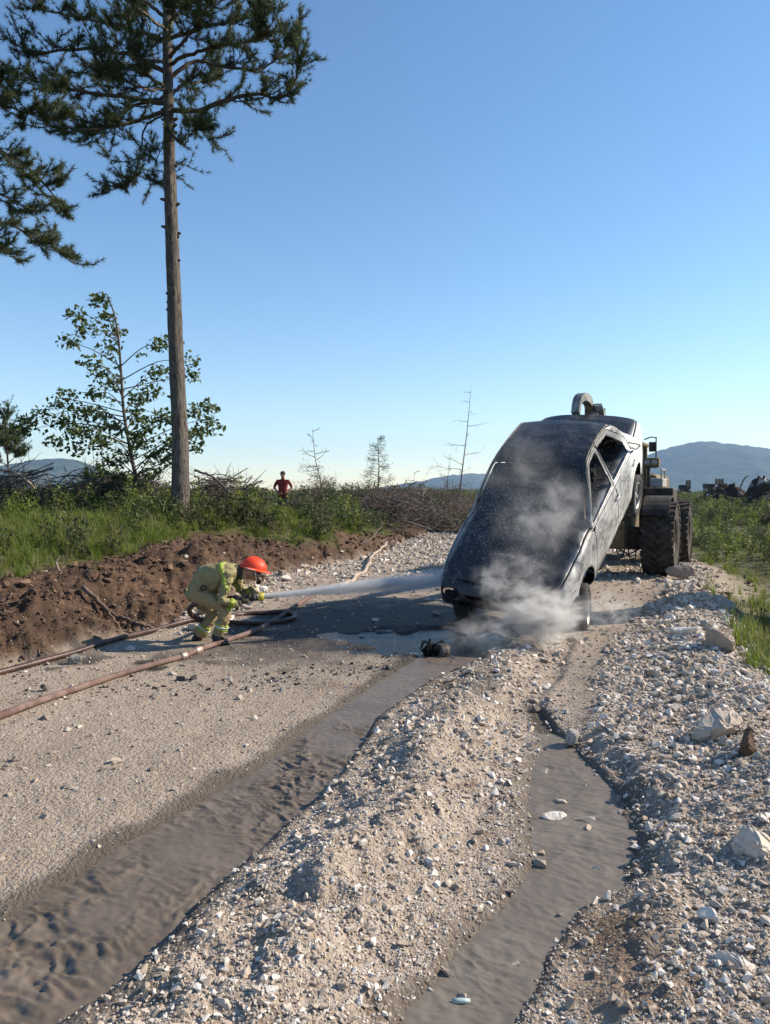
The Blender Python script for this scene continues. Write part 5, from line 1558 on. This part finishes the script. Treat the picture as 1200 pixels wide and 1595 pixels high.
# ------------------------------------------------------------------ people
def skin_body(name, joints, bones, mats, zones, parent, root='pelvis', sub=2, wr=.0, seed=1):
    """joints: {name: (pos, radius)}; zones: {bone: material index}"""
    names = list(joints); idx = {n: i for i, n in enumerate(names)}
    me = bpy.data.meshes.new(name + '_frame')
    me.from_pydata([tuple(joints[n][0]) for n in names], [(idx[a], idx[b]) for a, b in bones], [])
    o = bpy.data.objects.new(name + '_frame', me); COL.objects.link(o)
    o.modifiers.new('skin', 'SKIN')
    for i, n in enumerate(names):
        r = joints[n][1]; r = (r, r) if np.isscalar(r) else r
        me.skin_vertices[0].data[i].radius = r
        me.skin_vertices[0].data[i].use_root = (n == root)
    s = o.modifiers.new('sub', 'SUBSURF'); s.levels = sub; s.render_levels = sub
    dg = bpy.context.evaluated_depsgraph_get()
    ev = o.evaluated_get(dg)
    m2 = bpy.data.meshes.new_from_object(ev); m2.name = name
    bpy.data.objects.remove(o)
    V = np.array([v.co[:] for v in m2.vertices]); Nn = np.array([v.normal[:] for v in m2.vertices])
    if wr:
        k = fbm(V[:, 0] * 22 + V[:, 1] * 9, V[:, 2] * 26, 3, seed) + .6 * fbm(V[:, 2] * 45, V[:, 0] * 30 + V[:, 1] * 30, 2, seed + 3)
        V = V + Nn * (wr * k)[:, None]
        m2.vertices.foreach_set('co', V.astype(np.float32).ravel())
    m2.materials.clear()
    for m in mats: m2.materials.append(m)
    C = np.array([p.center[:] for p in m2.polygons]); best = np.full(len(C), 1e9); mi = np.zeros(len(C), np.int32)
    for a, b in bones:
        A, B = np.array(joints[a][0], float), np.array(joints[b][0], float)
        ra = np.mean(joints[a][1]); rb = np.mean(joints[b][1])
        t_ = np.clip(((C - A) @ (B - A)) / ((B - A) @ (B - A)), 0, 1)
        d = np.linalg.norm(C - A - t_[:, None] * (B - A), axis=1) - (ra * (1 - t_) + rb * t_)
        zi = zones.get((a, b), 0)
        m = d < best; best = np.where(m, d, best); mi = np.where(m, np.where(t_ > .62, 3, 1) if zi == 6 else zi, mi)
    m2.polygons.foreach_set('material_index', mi); m2.polygons.foreach_set('use_smooth', np.ones(len(C), bool))
    m2.update()
    ob_ = bpy.data.objects.new(name, m2); COL.objects.link(ob_); ob_.parent = parent
    return ob_

def cloth_mat(name, c1, c2, sc=14):
    t = NT(name); P = t.pos()
    n = t.noise(sc, P, 5, .6, .3); f = t.noise(90, P, 3)
    t.bsdf(t.mix(n, c1, c2), .9, 0, .15, t.bump(t.math('ADD', n, t.math('MULTIPLY', f, .2)), .6, .03))
    return t.done()
M_JACKET = cloth_mat('khaki_turnout_jacket', (.21, .18, .085), (.34, .295, .155))
M_TROUS = cloth_mat('tan_turnout_trousers', (.25, .185, .095), (.38, .29, .165))
M_SKIN = simple('skin', (.36, .19, .12), (.44, .25, .17), 12, .55)
M_BOOT = simple('black_boot', (.012, .011, .010), (.03, .027, .024), 9, .5)
M_LIME = simple('lime_reflective_tape', (.26, .31, .04), (.36, .42, .06), 8, .45)
M_SILVER = simple('silver_reflective_tape', (.5, .5, .47), (.62, .62, .58), 8, .35)
M_HELM = simple('orange_red_helmet', (.66, .042, .012), (.78, .07, .02), 4, .5, spec=.35)
M_WHITE = simple('white_trim', (.62, .60, .56), (.72, .70, .66), 10, .6)
M_DKGLOVE = simple('dark_glove', (.03, .028, .02), (.07, .06, .04), 10, .8)
M_CREAM = simple('cream_leather_glove', (.42, .37, .27), (.56, .50, .38), 10, .8)
M_HAIR = simple('dark_hair', (.012, .009, .007), (.03, .022, .016), 20, .7)

YF = 8.34
def fp(px, py, dy=0.0): return py_(px, py, YF + dy)
ff_base = fp(322, 1004); ff_base[2] = zl(ff_base[0], ff_base[1])
fire = empty('person', tuple(ff_base), 0, 'firefighter in khaki turnout gear and orange-red helmet crouching with a hose nozzle', 'person')
J = {'pelvis': (fp(305, 916), (.17, .18)), 'spine': (fp(322, 904), (.185, .20)), 'chest': (fp(343, 897), (.19, .205)), 'neckbase': (fp(367, 889), (.10, .12)),
     'neck': (fp(379, 891, .01), .060), 'skull': (fp(391, 889, .02), (.088, .080)), 'crown': (fp(398, 884, .02), (.082, .076)), 'jaw': (fp(402, 903, .02), (.052, .050)),
     'shR': (fp(357, 898, -.19), .080), 'elR': (fp(343, 936, -.27), .060), 'wrR': (fp(368, 941, -.20), .046), 'haR': (fp(376, 940, -.17), .035),
     'shL': (fp(364, 893, .19), .080), 'elL': (fp(378, 924, .24), .060), 'wrL': (fp(396, 920, .12), .050), 'haL': (fp(402, 919, .09), .035),
     'hiR': (fp(308, 925, -.11), .115), 'knR': (fp(353, 950, -.18), .080), 'shnR': (fp(345, 976, -.16), .074), 'anR': (fp(338, 996, -.15), .064), 'heR': (fp(337, 1003, -.15), .046), 'toR': (fp(359, 1005, -.17), .040),
     'hiL': (fp(303, 922, .11), .115), 'knL': (fp(334, 956, .18), .080), 'shnL': (fp(318, 979, .17), .074), 'anL': (fp(305, 996, .16), .064), 'heL': (fp(303, 1003, .16), .046), 'toL': (fp(325, 1005, .15), .040)}
Bn = [('pelvis', 'spine'), ('spine', 'chest'), ('chest', 'neckbase'), ('neckbase', 'neck'), ('neck', 'skull'), ('skull', 'crown'), ('skull', 'jaw'),
      ('chest', 'shR'), ('shR', 'elR'), ('elR', 'wrR'), ('wrR', 'haR'), ('chest', 'shL'), ('shL', 'elL'), ('elL', 'wrL'), ('wrL', 'haL'),
      ('pelvis', 'hiR'), ('hiR', 'knR'), ('knR', 'shnR'), ('shnR', 'anR'), ('anR', 'heR'), ('heR', 'toR'), ('pelvis', 'hiL'), ('hiL', 'knL'), ('knL', 'shnL'), ('shnL', 'anL'), ('anL', 'heL'), ('heL', 'toL')]
zn = {b: 0 for b in Bn}
for b in Bn:
    if b[0] in ('hiR', 'hiL', 'knR', 'knL', 'shnR', 'shnL') or b[1] in ('hiR', 'hiL'): zn[b] = 1
    if b[0] in ('anR', 'anL', 'heR', 'heL'): zn[b] = 3
    if b in (('shnR', 'anR'), ('shnL', 'anL')): zn[b] = 6
    if b[0] in ('neck', 'skull'): zn[b] = 2
    if b[1] == 'haR': zn[b] = 4
    if b[1] == 'haL': zn[b] = 5
J = {k: (v[0] - ff_base, v[1]) for k, v in J.items()}
fbody = skin_body('body', J, Bn, [M_JACKET, M_TROUS, M_SKIN, M_BOOT, M_DKGLOVE, M_CREAM], zn, fire, sub=3, wr=.022)
def ring(a, b, t_, r, w, name, mat, parent, sq=1.0):
    A, B = np.array(a, float), np.array(b, float); c = A + (B - A) * t_; d = unit(B - A)
    MB().tube([c - d * w, c - d * w * .98, c + d * w * .98, c + d * w], [r * .7, r, r, r * .7], 20, False).build(name, mat, parent, True)
stripes = [(('shnR', 'anR'), -.25, .22, M_LIME, 'shin_stripe'), (('shnL', 'anL'), -.25, .22, M_LIME, 'shin_stripe'), (('elR', 'wrR'), .55, .85, M_LIME, 'cuff_stripe'), (('elL', 'wrL'), .55, .85, M_LIME, 'cuff_stripe'),
           (('chest', 'neckbase'), .36, .58, M_LIME, 'shoulder_stripe'), (('shnR', 'anR'), -.08, .06, M_SILVER, 'reflective_band'), (('shnL', 'anL'), -.08, .06, M_SILVER, 'reflective_band'), (('neckbase', 'neck'), .35, .95, M_DKGLOVE, 'collar')]
bv = np.array([v.co[:] for v in fbody.data.vertices]); bn = np.array([v.normal[:] for v in fbody.data.vertices])
fcs = [list(p.vertices) for p in fbody.data.polygons]; fcen = np.array([bv[f].mean(0) for f in fcs])
for (a, b), t0, t1, mat, nm in stripes:
    A, B = J[a][0], J[b][0]; rr = max(np.mean(J[a][1]), np.mean(J[b][1]))
    tt = ((fcen - A) @ (B - A)) / ((B - A) @ (B - A)); dd = np.linalg.norm(fcen - A - tt[:, None] * (B - A), axis=1)
    sel = [k for k in range(len(fcs)) if t0 < tt[k] < t1 and dd[k] < rr * 1.6]
    if not sel: continue
    us = sorted({i for k in sel for i in fcs[k]}); mp = {u_: q for q, u_ in enumerate(us)}
    o = obj(nm, bv[us] + bn[us] * (.008 if mat is M_SILVER else .005), [[mp[i] for i in fcs[k]] for k in sel], mat, fire, True)
    md = o.modifiers.new('thickness', 'SOLIDIFY'); md.thickness = .006; md.offset = -1
MB().tube([fp(317, 916, -.20) - ff_base + np.array([.028 * math.cos(a), 0, .028 * math.sin(a)]) for a in np.linspace(0, 6.28, 18)], .008, 6).build('belt_ring', M_BOOT, fire, True)
# helmet, face
hd = bpy.data.objects.new('helmet', None); COL.objects.link(hd); hd.parent = fire
hd.location = fp(395.5, 884.5, .02) - ff_base; hd.rotation_euler = (0, R(16), R(8))
V = []; F = []; n = 28; m = 11
for j in range(m):
    ph_ = j / (m - 1) * math.pi / 2
    for i in range(n):
        a = 2 * math.pi * i / n
        rr = math.cos(ph_); ridge = .010 * max(0, 1 - abs(math.sin(a)) * 6) * (1 - rr * .3)
        V.append((.150 * rr * math.cos(a), .122 * rr * math.sin(a), .122 * math.sin(ph_) + ridge * math.sin(ph_)))
for j in range(m - 1):
    for i in range(n): F.append((j * n + i, j * n + (i + 1) % n, (j + 1) * n + (i + 1) % n, (j + 1) * n + i))
MB().add(V, F).build('shell', M_HELM, hd, True)
V = []; F = []
for i in range(n):
    a = 2 * math.pi * i / n; ex = .018 + .040 * max(0, math.cos(a)) ** 2
    for r_, z_ in ((0, .008), (ex, -.010), (ex, -.018), (-.006, -.006)): V.append(((.150 + r_) * math.cos(a), (.122 + r_ * .8) * math.sin(a), z_))
for i in range(n):
    for k in range(4):
        i2 = (i + 1) % n; F.append((i * 4 + k, i2 * 4 + k, i2 * 4 + (k + 1) % 4, i * 4 + (k + 1) % 4))
MB().add(V, F).build('brim', M_HELM, hd, True)
MB().tube([((.158 + .030 * max(0, math.cos(a)) ** 2) * math.cos(a), .130 * math.sin(a), -.012) for a in np.linspace(R(-150), R(150), 30)], .0075, 6).build('white_edge', M_WHITE, hd, True)
MB().tube(spline([(.03, -.118, -.01), (.045, -.105, -.07), (.075, -.05, -.125), (.08, 0, -.135)], 12), .006, 6).build('chin_strap', M_WHITE, hd, True)
fc = bpy.data.objects.new('face', None); COL.objects.link(fc); fc.parent = fire
fc.location = fp(399, 897, .02) - ff_base; fc.rotation_euler = (0, R(22), R(8))
MB().tube(spline([(.062, 0, .030), (.085, 0, .005), (.096, 0, -.014), (.078, 0, -.020)], 8), [.008, .009, .011, .013, .015, .015, .012, .009], 8).build('nose', M_SKIN, fc, True)
for sd in (1, -1):
    MB().lathe([(0, .014), (.010, .010), (.014, 0), (.010, -.010), (0, -.014)], 10, 'z', (.070, sd * .032, .022)).build('eye', M_HAIR, fc, True)
    MB().lathe([(0, .006), (.02, .004), (.028, -.004), (.014, -.010)], 12, 'y', (-.012, sd * .082, .005)).build('ear', M_SKIN, fc, True)
V, F = rock_geo(911, .9, 2); V = np.array(V) * np.array([.10, .115, .085])
obj('beard', V + np.array([.048, 0, -.052]), F, M_HAIR, fc, True)
# gloved hands closed round nozzle and hose
NZ0, NZ1 = fp(352, 934, -.10), fp(411, 929, .02)
nzd = unit(NZ1 - NZ0)
def hand(center, axis, mat, flip, parent, size=1.0):
    h = bpy.data.objects.new('hand', None); COL.objects.link(h); h.parent = parent
    u = axis; v_ = unit(np.cross(u, np.array([0, 0, 1.0]))) * flip; w_ = np.cross(u, v_) * flip
    def q(a, b, c): return center + (u * a + v_ * b + w_ * c) * size
    h.location = (0, 0, 0)
    mbp = MB(); pts = [q(-.045, .042, .02), q(-.02, .046, .03), q(.02, .046, .03), q(.045, .042, .02)]
    mbp.tube(pts, [.022, .030, .030, .022], 10); mbp.build('palm', mat, h, True)
    for k, (a, ln) in enumerate(((-.040, .85), (-.013, 1.0), (.013, .96), (.038, .78))):
        r_ = .040
        arc = [q(a, r_ * math.cos(x_), r_ * math.sin(x_)) for x_ in np.linspace(.55, .55 + 2.9 * ln, 8)]
        MB().tube(arc, np.linspace(.0115, .0085, 8), 8).build('finger', mat, h, True)
    arc = [q(.045, .040, .0), q(.062, .030, -.022), q(.060, .006, -.040), q(.052, -.014, -.042)]
    MB().tube(spline(arc, 8), np.linspace(.0135, .010, 8), 8).build('thumb', mat, h, True)
    return h
hand(NZ0 + (NZ1 - NZ0) * .48 - ff_base, nzd, M_DKGLOVE, 1, fire)
hand(NZ0 + (NZ1 - NZ0) * .86 - ff_base + np.array([0, 0, .02]), nzd, M_CREAM, -1, fire, 1.1)

# ------------------------------------------------------------------ nozzle and hoses
M_HOSE = simple('dusty_red_hose', (.10, .055, .046), (.20, .135, .115), 5, .85, bump=.3, bscale=50, coord='pos')
M_HOSEDK = simple('wet_dark_hose', (.035, .018, .014), (.085, .045, .035), 5, .45, bump=.3, bscale=50, coord='pos')
M_COUP = simple('coupling_metal', (.32, .20, .17), (.5, .38, .33), 10, .45, .5)
M_NOZ = simple('nozzle_black', (.012, .012, .012), (.03, .03, .03), 10, .5)
M_NOZY = simple('nozzle_yellow_bumper', (.40, .33, .03), (.5, .42, .06), 10, .5)
nz = empty('hose_nozzle', tuple(NZ0), 0, 'black fire nozzle with a yellow tip held by the firefighter', 'nozzle')
D_ = NZ1 - NZ0; Lz = np.linalg.norm(D_)
MB().tube([D_ * a for a in (0, .10, .12, .34, .36, .62, .64, .84)], [.030, .032, .040, .040, .032, .034, .043, .043], 16).build('barrel', M_NOZ, nz, True)
MB().tube([D_ * .84, D_ * .87, D_ * .99, D_ * 1.0], [.046, .052, .052, .036], 18).build('tip', M_NOZY, nz, True)
mb = MB(); mb.tube([D_ * .34, D_ * .32 + np.array([0, 0, -.06]), D_ * .28 + np.array([0, 0, -.12])], [.018, .020, .018], 10); mb.build('pistol_grip', M_NOZ, nz, True)
MB().tube(spline([D_ * .48 + np.array([0, -.035, .02]), D_ * .46 + np.array([0, -.04, .085]), D_ * .46 + np.array([0, .04, .085]), D_ * .48 + np.array([0, .035, .02])], 14), .008, 7).build('bale_handle', M_NOZ, nz, True)

def hose(label, pts, mat, rad=.029):
    S = spline(pts, 150); b = S[0].copy()
    v, f = tube(S, rad, 12)
    o = empty('fire_hose', tuple(b), 0, label, 'hose', 'fire hoses run out along the track')
    obj('jacket', v - b, f, mat, o, True)
    return o, b
def gh(px, py): return hit(px, py, .030)
def hang(px, py, dy): return py_(px, py, YF + dy)
h1 = [gh(-60, 1068), gh(0, 1052), gh(60, 1037), gh(120, 1020), gh(180, 1000), gh(240, 985), gh(300, 970), gh(350, 973), gh(400, 975), gh(440, 971), gh(459, 964), gh(448, 957), gh(410, 958), gh(365, 962)]
h1 += [hang(322, 966, .30), hang(303, 961, .1), hang(295, 951, -.05), hang(302, 942, -.12), hang(325, 937, -.12), NZ0 + D_ * .02]
o1, b1 = hose('dusty fire hose looping behind the firefighter up to the nozzle', h1, M_HOSEDK)
o2, b2 = hose('red fire hose with metal couplings lying along the edge of the track', [gh(-60, 1143), gh(0, 1122), gh(60, 1100), gh(170, 1062), gh(230, 1043), gh(285, 1027), gh(310, 1017), gh(355, 1001), gh(400, 985), gh(440, 962), gh(465, 944), gh(492, 927), gh(512, 915)], M_HOSE)
for a, b_ in (((281, 1028.5), (291, 1025)), ((303, 1020), (314, 1015.5))):
    p, q = gh(*a) - b2, gh(*b_) - b2
    MB().tube([p, p * .8 + q * .2, p * .2 + q * .8, q], [.031, .040, .040, .031], 14).build('coupling', M_COUP, o2, True)

# ------------------------------------------------------------------ the man in red on the bank
YM = 27.0
mb_ = py_(441, 807, YM); print('man ground', zl(mb_[0], YM)); mb_[2] = zl(mb_[0], YM)
man = empty('person', tuple(mb_), 0, 'man in a red shirt standing hands on hips in the scrub', 'person')
M_RED = cloth_mat('red_shirt', (.17, .02, .022), (.27, .045, .04)); M_DENIM = cloth_mat('dark_trousers', (.018, .02, .028), (.035, .038, .05))
H_ = 1.76
def m_(x, y, z): return np.array([x, y, z]) * H_
MJ = {'pelvis': (m_(0, 0, .53), .17), 'waist': (m_(0, 0, .61), .155), 'chest': (m_(0, .01, .74), (.175, .15)), 'neckb': (m_(0, .01, .82), .075), 'neck': (m_(0, 0, .86), .055), 'head': (m_(0, -.01, .925), .092), 'top': (m_(0, 0, .965), .075),
      'shR': (m_(-.115, .01, .795), .07), 'elR': (m_(-.185, .03, .66), .05), 'wrR': (m_(-.105, -.04, .575), .036), 'shL': (m_(.115, .01, .795), .07), 'elL': (m_(.185, .03, .66), .05), 'wrL': (m_(.105, -.04, .575), .036),
      'hiR': (m_(-.055, 0, .50), .10), 'knR': (m_(-.065, -.01, .27), .068), 'anR': (m_(-.075, .01, .045), .048), 'toR': (m_(-.085, -.07, .018), .036), 'hiL': (m_(.055, 0, .50), .10), 'knL': (m_(.07, -.01, .27), .068), 'anL': (m_(.085, .01, .045), .048), 'toL': (m_(.10, -.07, .018), .036)}
MBn = [('pelvis', 'waist'), ('waist', 'chest'), ('chest', 'neckb'), ('neckb', 'neck'), ('neck', 'head'), ('head', 'top'), ('chest', 'shR'), ('shR', 'elR'), ('elR', 'wrR'), ('chest', 'shL'), ('shL', 'elL'), ('elL', 'wrL'),
       ('pelvis', 'hiR'), ('hiR', 'knR'), ('knR', 'anR'), ('anR', 'toR'), ('pelvis', 'hiL'), ('hiL', 'knL'), ('knL', 'anL'), ('anL', 'toL')]
mz = {b: 0 for b in MBn}
for b in MBn:
    if b[0] in ('hiR', 'hiL', 'knR', 'knL') or b[1] in ('hiR', 'hiL'): mz[b] = 1
    if b[0] in ('neck', 'head') or b[0] in ('elR', 'elL'): mz[b] = 2
    if b[0] in ('anR', 'anL'): mz[b] = 3
skin_body('body', MJ, MBn, [M_RED, M_DENIM, M_SKIN, M_BOOT], mz, man, wr=.008)
MB().lathe([(0, .115), (.05, .105), (.085, .07), (.098, .02), (.096, -.03)], 16, 'z', tuple(m_(0, .006, .955) - np.array([0, 0, .03]))).build('hair', M_HAIR, man, True)
MB().tube([m_(0, -.055, .935), m_(0, -.068, .92), m_(0, -.058, .912)], [.010, .013, .010], 8).build('nose', M_SKIN, man, True)
for sd in (1, -1):
    mb = MB(); mb.tube([m_(sd * .105, -.04, .575), m_(sd * .09, -.06, .555)], [.036, .03], 8); hh = mb.build('hand', M_SKIN, man, True)
    for k in range(4): MB().tube([m_(sd * (.095 - .004 * k), -.062, .562 - .006 * k), m_(sd * .07, -.078, .556 - .010 * k), m_(sd * .05, -.078, .55 - .010 * k)], .009, 6).build('finger', M_SKIN, hh, True)
    MB().tube([m_(sd * .10, -.03, .572), m_(sd * .085, .01, .565)], .010, 6).build('thumb', M_SKIN, hh, True)
    MB().lathe([(0, .012), (.011, .006), (.011, -.006), (0, -.012)], 8, 'y', tuple(m_(sd * .018, -.058, .938))).build('eye', M_HAIR, man, True)

# ------------------------------------------------------------------ water jet, spray and steam
def vol_mat(name, dens_fn, color=(.95, .97, 1.0), aniso=.35, step=.6):
    t = NT(name)
    v = t.n('VolumePrincipled'); v.inputs['Color'].default_value = (*color, 1); v.inputs['Anisotropy'].default_value = aniso
    t.put(v.inputs['Density'], dens_fn(t)); t.t.links.new(v.outputs[0], t.out.inputs['Volume'])
    m = t.done()
    try: m.cycles.volume_step_rate = step
    except Exception: pass
    return m
JT = fp(411, 929, .02); JE = py_(703, 899, 8.86)
JL = float(np.linalg.norm(JE - JT)); jd = unit(JE - JT)
def jet_d(t):
    P = t.objc(); X, Y, Z = t.sep(P)
    u = t.math('DIVIDE', X, JL)
    rad = t.math('ADD', .036, t.math('MULTIPLY', t.math('POWER', u, 1.2), .15))
    zz = t.math('ADD', Z, t.math('MULTIPLY', t.math('MULTIPLY', u, u), .03))
    rr = t.math('DIVIDE', t.math('SQRT', t.math('ADD', t.math('MULTIPLY', Y, Y), t.math('MULTIPLY', zz, zz))), rad)
    body_ = t.ss(1.0, .15, rr)
    n = t.ss(.25, .75, t.noise(9, t.mapping(P, (.25, 1.3, 1.3)), 5, .65))
    f = t.math('ADD', 10.0, t.math('DIVIDE', 220.0, t.math('ADD', 1.0, t.math('MULTIPLY', u, t.math('MULTIPLY', u, 900.0)))))
    f = t.math('ADD', f, t.math('MULTIPLY', 40.0, t.math('SUBTRACT', 1.0, u)))
    return t.math('MULTIPLY', t.math('MULTIPLY', body_, f), t.math('ADD', .25, n))
mb = MB(); mb.tube([(JL * k, 0, -.015 * k * k) for k in np.linspace(0, 1, 14)], [.032 + .17 * k ** 1.1 for k in np.linspace(0, 1, 14)], 20)
jet = mb.build('water_jet', vol_mat('jet_spray', jet_d, (.96, .98, 1.0), .3, .5))
jet.matrix_world = Matrix.Translation(Vector(JT)) @ Vector(jd).to_track_quat('X', 'Z').to_matrix().to_4x4()
tag(jet, 'white water jet shooting from the nozzle to the car', 'water jet', None, 'stuff')

def cloud(name, label, c, size, dens, seed, freq=2.6, lo=.40, hi=.72, color=(1.0, 1.0, 1.0), core=0.0):
    def df(t):
        P = t.objc()
        ln = t.n('VectorMath'); ln.operation = 'LENGTH'; t.put(ln.inputs[0], P)
        fall = t.ss(1.0, .25, t.math('ADD', ln.outputs['Value'], t.math('MULTIPLY', t.math('SUBTRACT', t.noise(1.7, t.mapping(P, (1, 1, 1), (seed, seed * 2.3, 4)), 3), .5), .9)))
        n = t.noise(freq, t.mapping(P, (1, 1, 1), (seed * 3.7, seed, 0)), 6, .66, .9)
        return t.math('MULTIPLY', t.math('MULTIPLY', t.math('MULTIPLY', fall, fall), t.ss(lo, hi, n)), dens)
    bm = bmesh.new(); bmesh.ops.create_icosphere(bm, subdivisions=3, radius=1.0); me = bpy.data.meshes.new(name); bm.to_mesh(me); bm.free()
    o = link(name, me, vol_mat(name, df, color)); o.location = c; o.scale = size
    return tag(o, label, 'steam', None, 'stuff')
cloud('steam_cloud', 'bright steam boiling out under the nose of the car', py_(846, 962, 7.75), (.72, .45, .42), 34.0, 1, 2.6, .42, .74)
cloud('steam_cloud', 'thin steam trailing over the bonnet edge', py_(800, 905, 7.75), (.62, .35, .46), 9.0, 2, 3.0, .46, .78)
cloud('steam_cloud', 'low steam drifting over the puddle', py_(755, 990, 7.6), (.60, .5, .32), 7.0, 3, 3.0, .44, .76)
cloud('mist_cloud', 'fine water mist hanging in front of the windscreen', py_(845, 800, 8.35), (.75, .38, .78), 5.0, 4, 2.5, .42, .80)
cloud('mist_cloud', 'fine water mist drifting along the roof', py_(790, 715, 9.0), (.9, .4, .75), 1.5, 5, 1.6, .38, .8)
cloud('mist_cloud', 'spray mist beside the front wheel', py_(950, 950, 8.6), (.46, .4, .32), 6.0, 6, 3.0, .42, .76)

# drops
t = NT('water_drops'); t.bsdf((.80, .84, .90), .25, 0, .5); M_DROP = t.done()
bm = bmesh.new(); bmesh.ops.create_icosphere(bm, subdivisions=1, radius=.5); dv = [v.co[:] for v in bm.verts]; dfc = [[v.index for v in f.verts] for f in bm.faces]; bm.free()
DROP = source('drop', dv, dfc, M_DROP)
gd = np.random.default_rng(99)
n = 9000
Xc = gd.uniform(-1.2, 2.0, n); Yc = gd.normal(0, .5, n); Zc = 1.05 + gd.random(n) ** 1.6 * .75
pts = np.array([carw(a, b, c) for a, b, c in zip(Xc, Yc, Zc)])
m2 = 700
pts2 = np.c_[gd.normal(3.0, .35, m2), gd.normal(9.0, .4, m2), .05 + np.abs(gd.normal(0, .28, m2))]
pts3 = np.array([carw(gd.uniform(-1.2, 1.6), .86 + abs(gd.normal(0, .12)), gd.uniform(.2, 1.4)) for _ in range(700)])
u = gd.random(1700) ** .8; rj = (.02 + .17 * u) * np.abs(gd.normal(0, .6, 1700)); aj = gd.uniform(0, 6.28, 1700)
sv = unit(np.cross(jd, [0, 0, 1.0])); wv = np.cross(sv, jd)
pts4 = JT + jd * (u * JL)[:, None] + sv * (rj * np.cos(aj))[:, None] + wv * (rj * np.sin(aj))[:, None]
allp = np.vstack([pts, pts2, pts3, pts4])
s = gd.uniform(.0018, .0042, len(allp)) * (1 + .5 * (gd.random(len(allp)) > .93))
sc = np.c_[s, s, s * gd.uniform(1, 1.8, len(allp))]
sc[-1700:, 0] *= 3.5
rot = np.zeros((len(allp), 3)); rot[-1700:, 2] = math.atan2(jd[1], jd[0])
scatter('water_drops', allp, rot, sc, np.zeros(len(allp), int), [DROP], 'fine water drops flying round the car and the jet', 'spray')
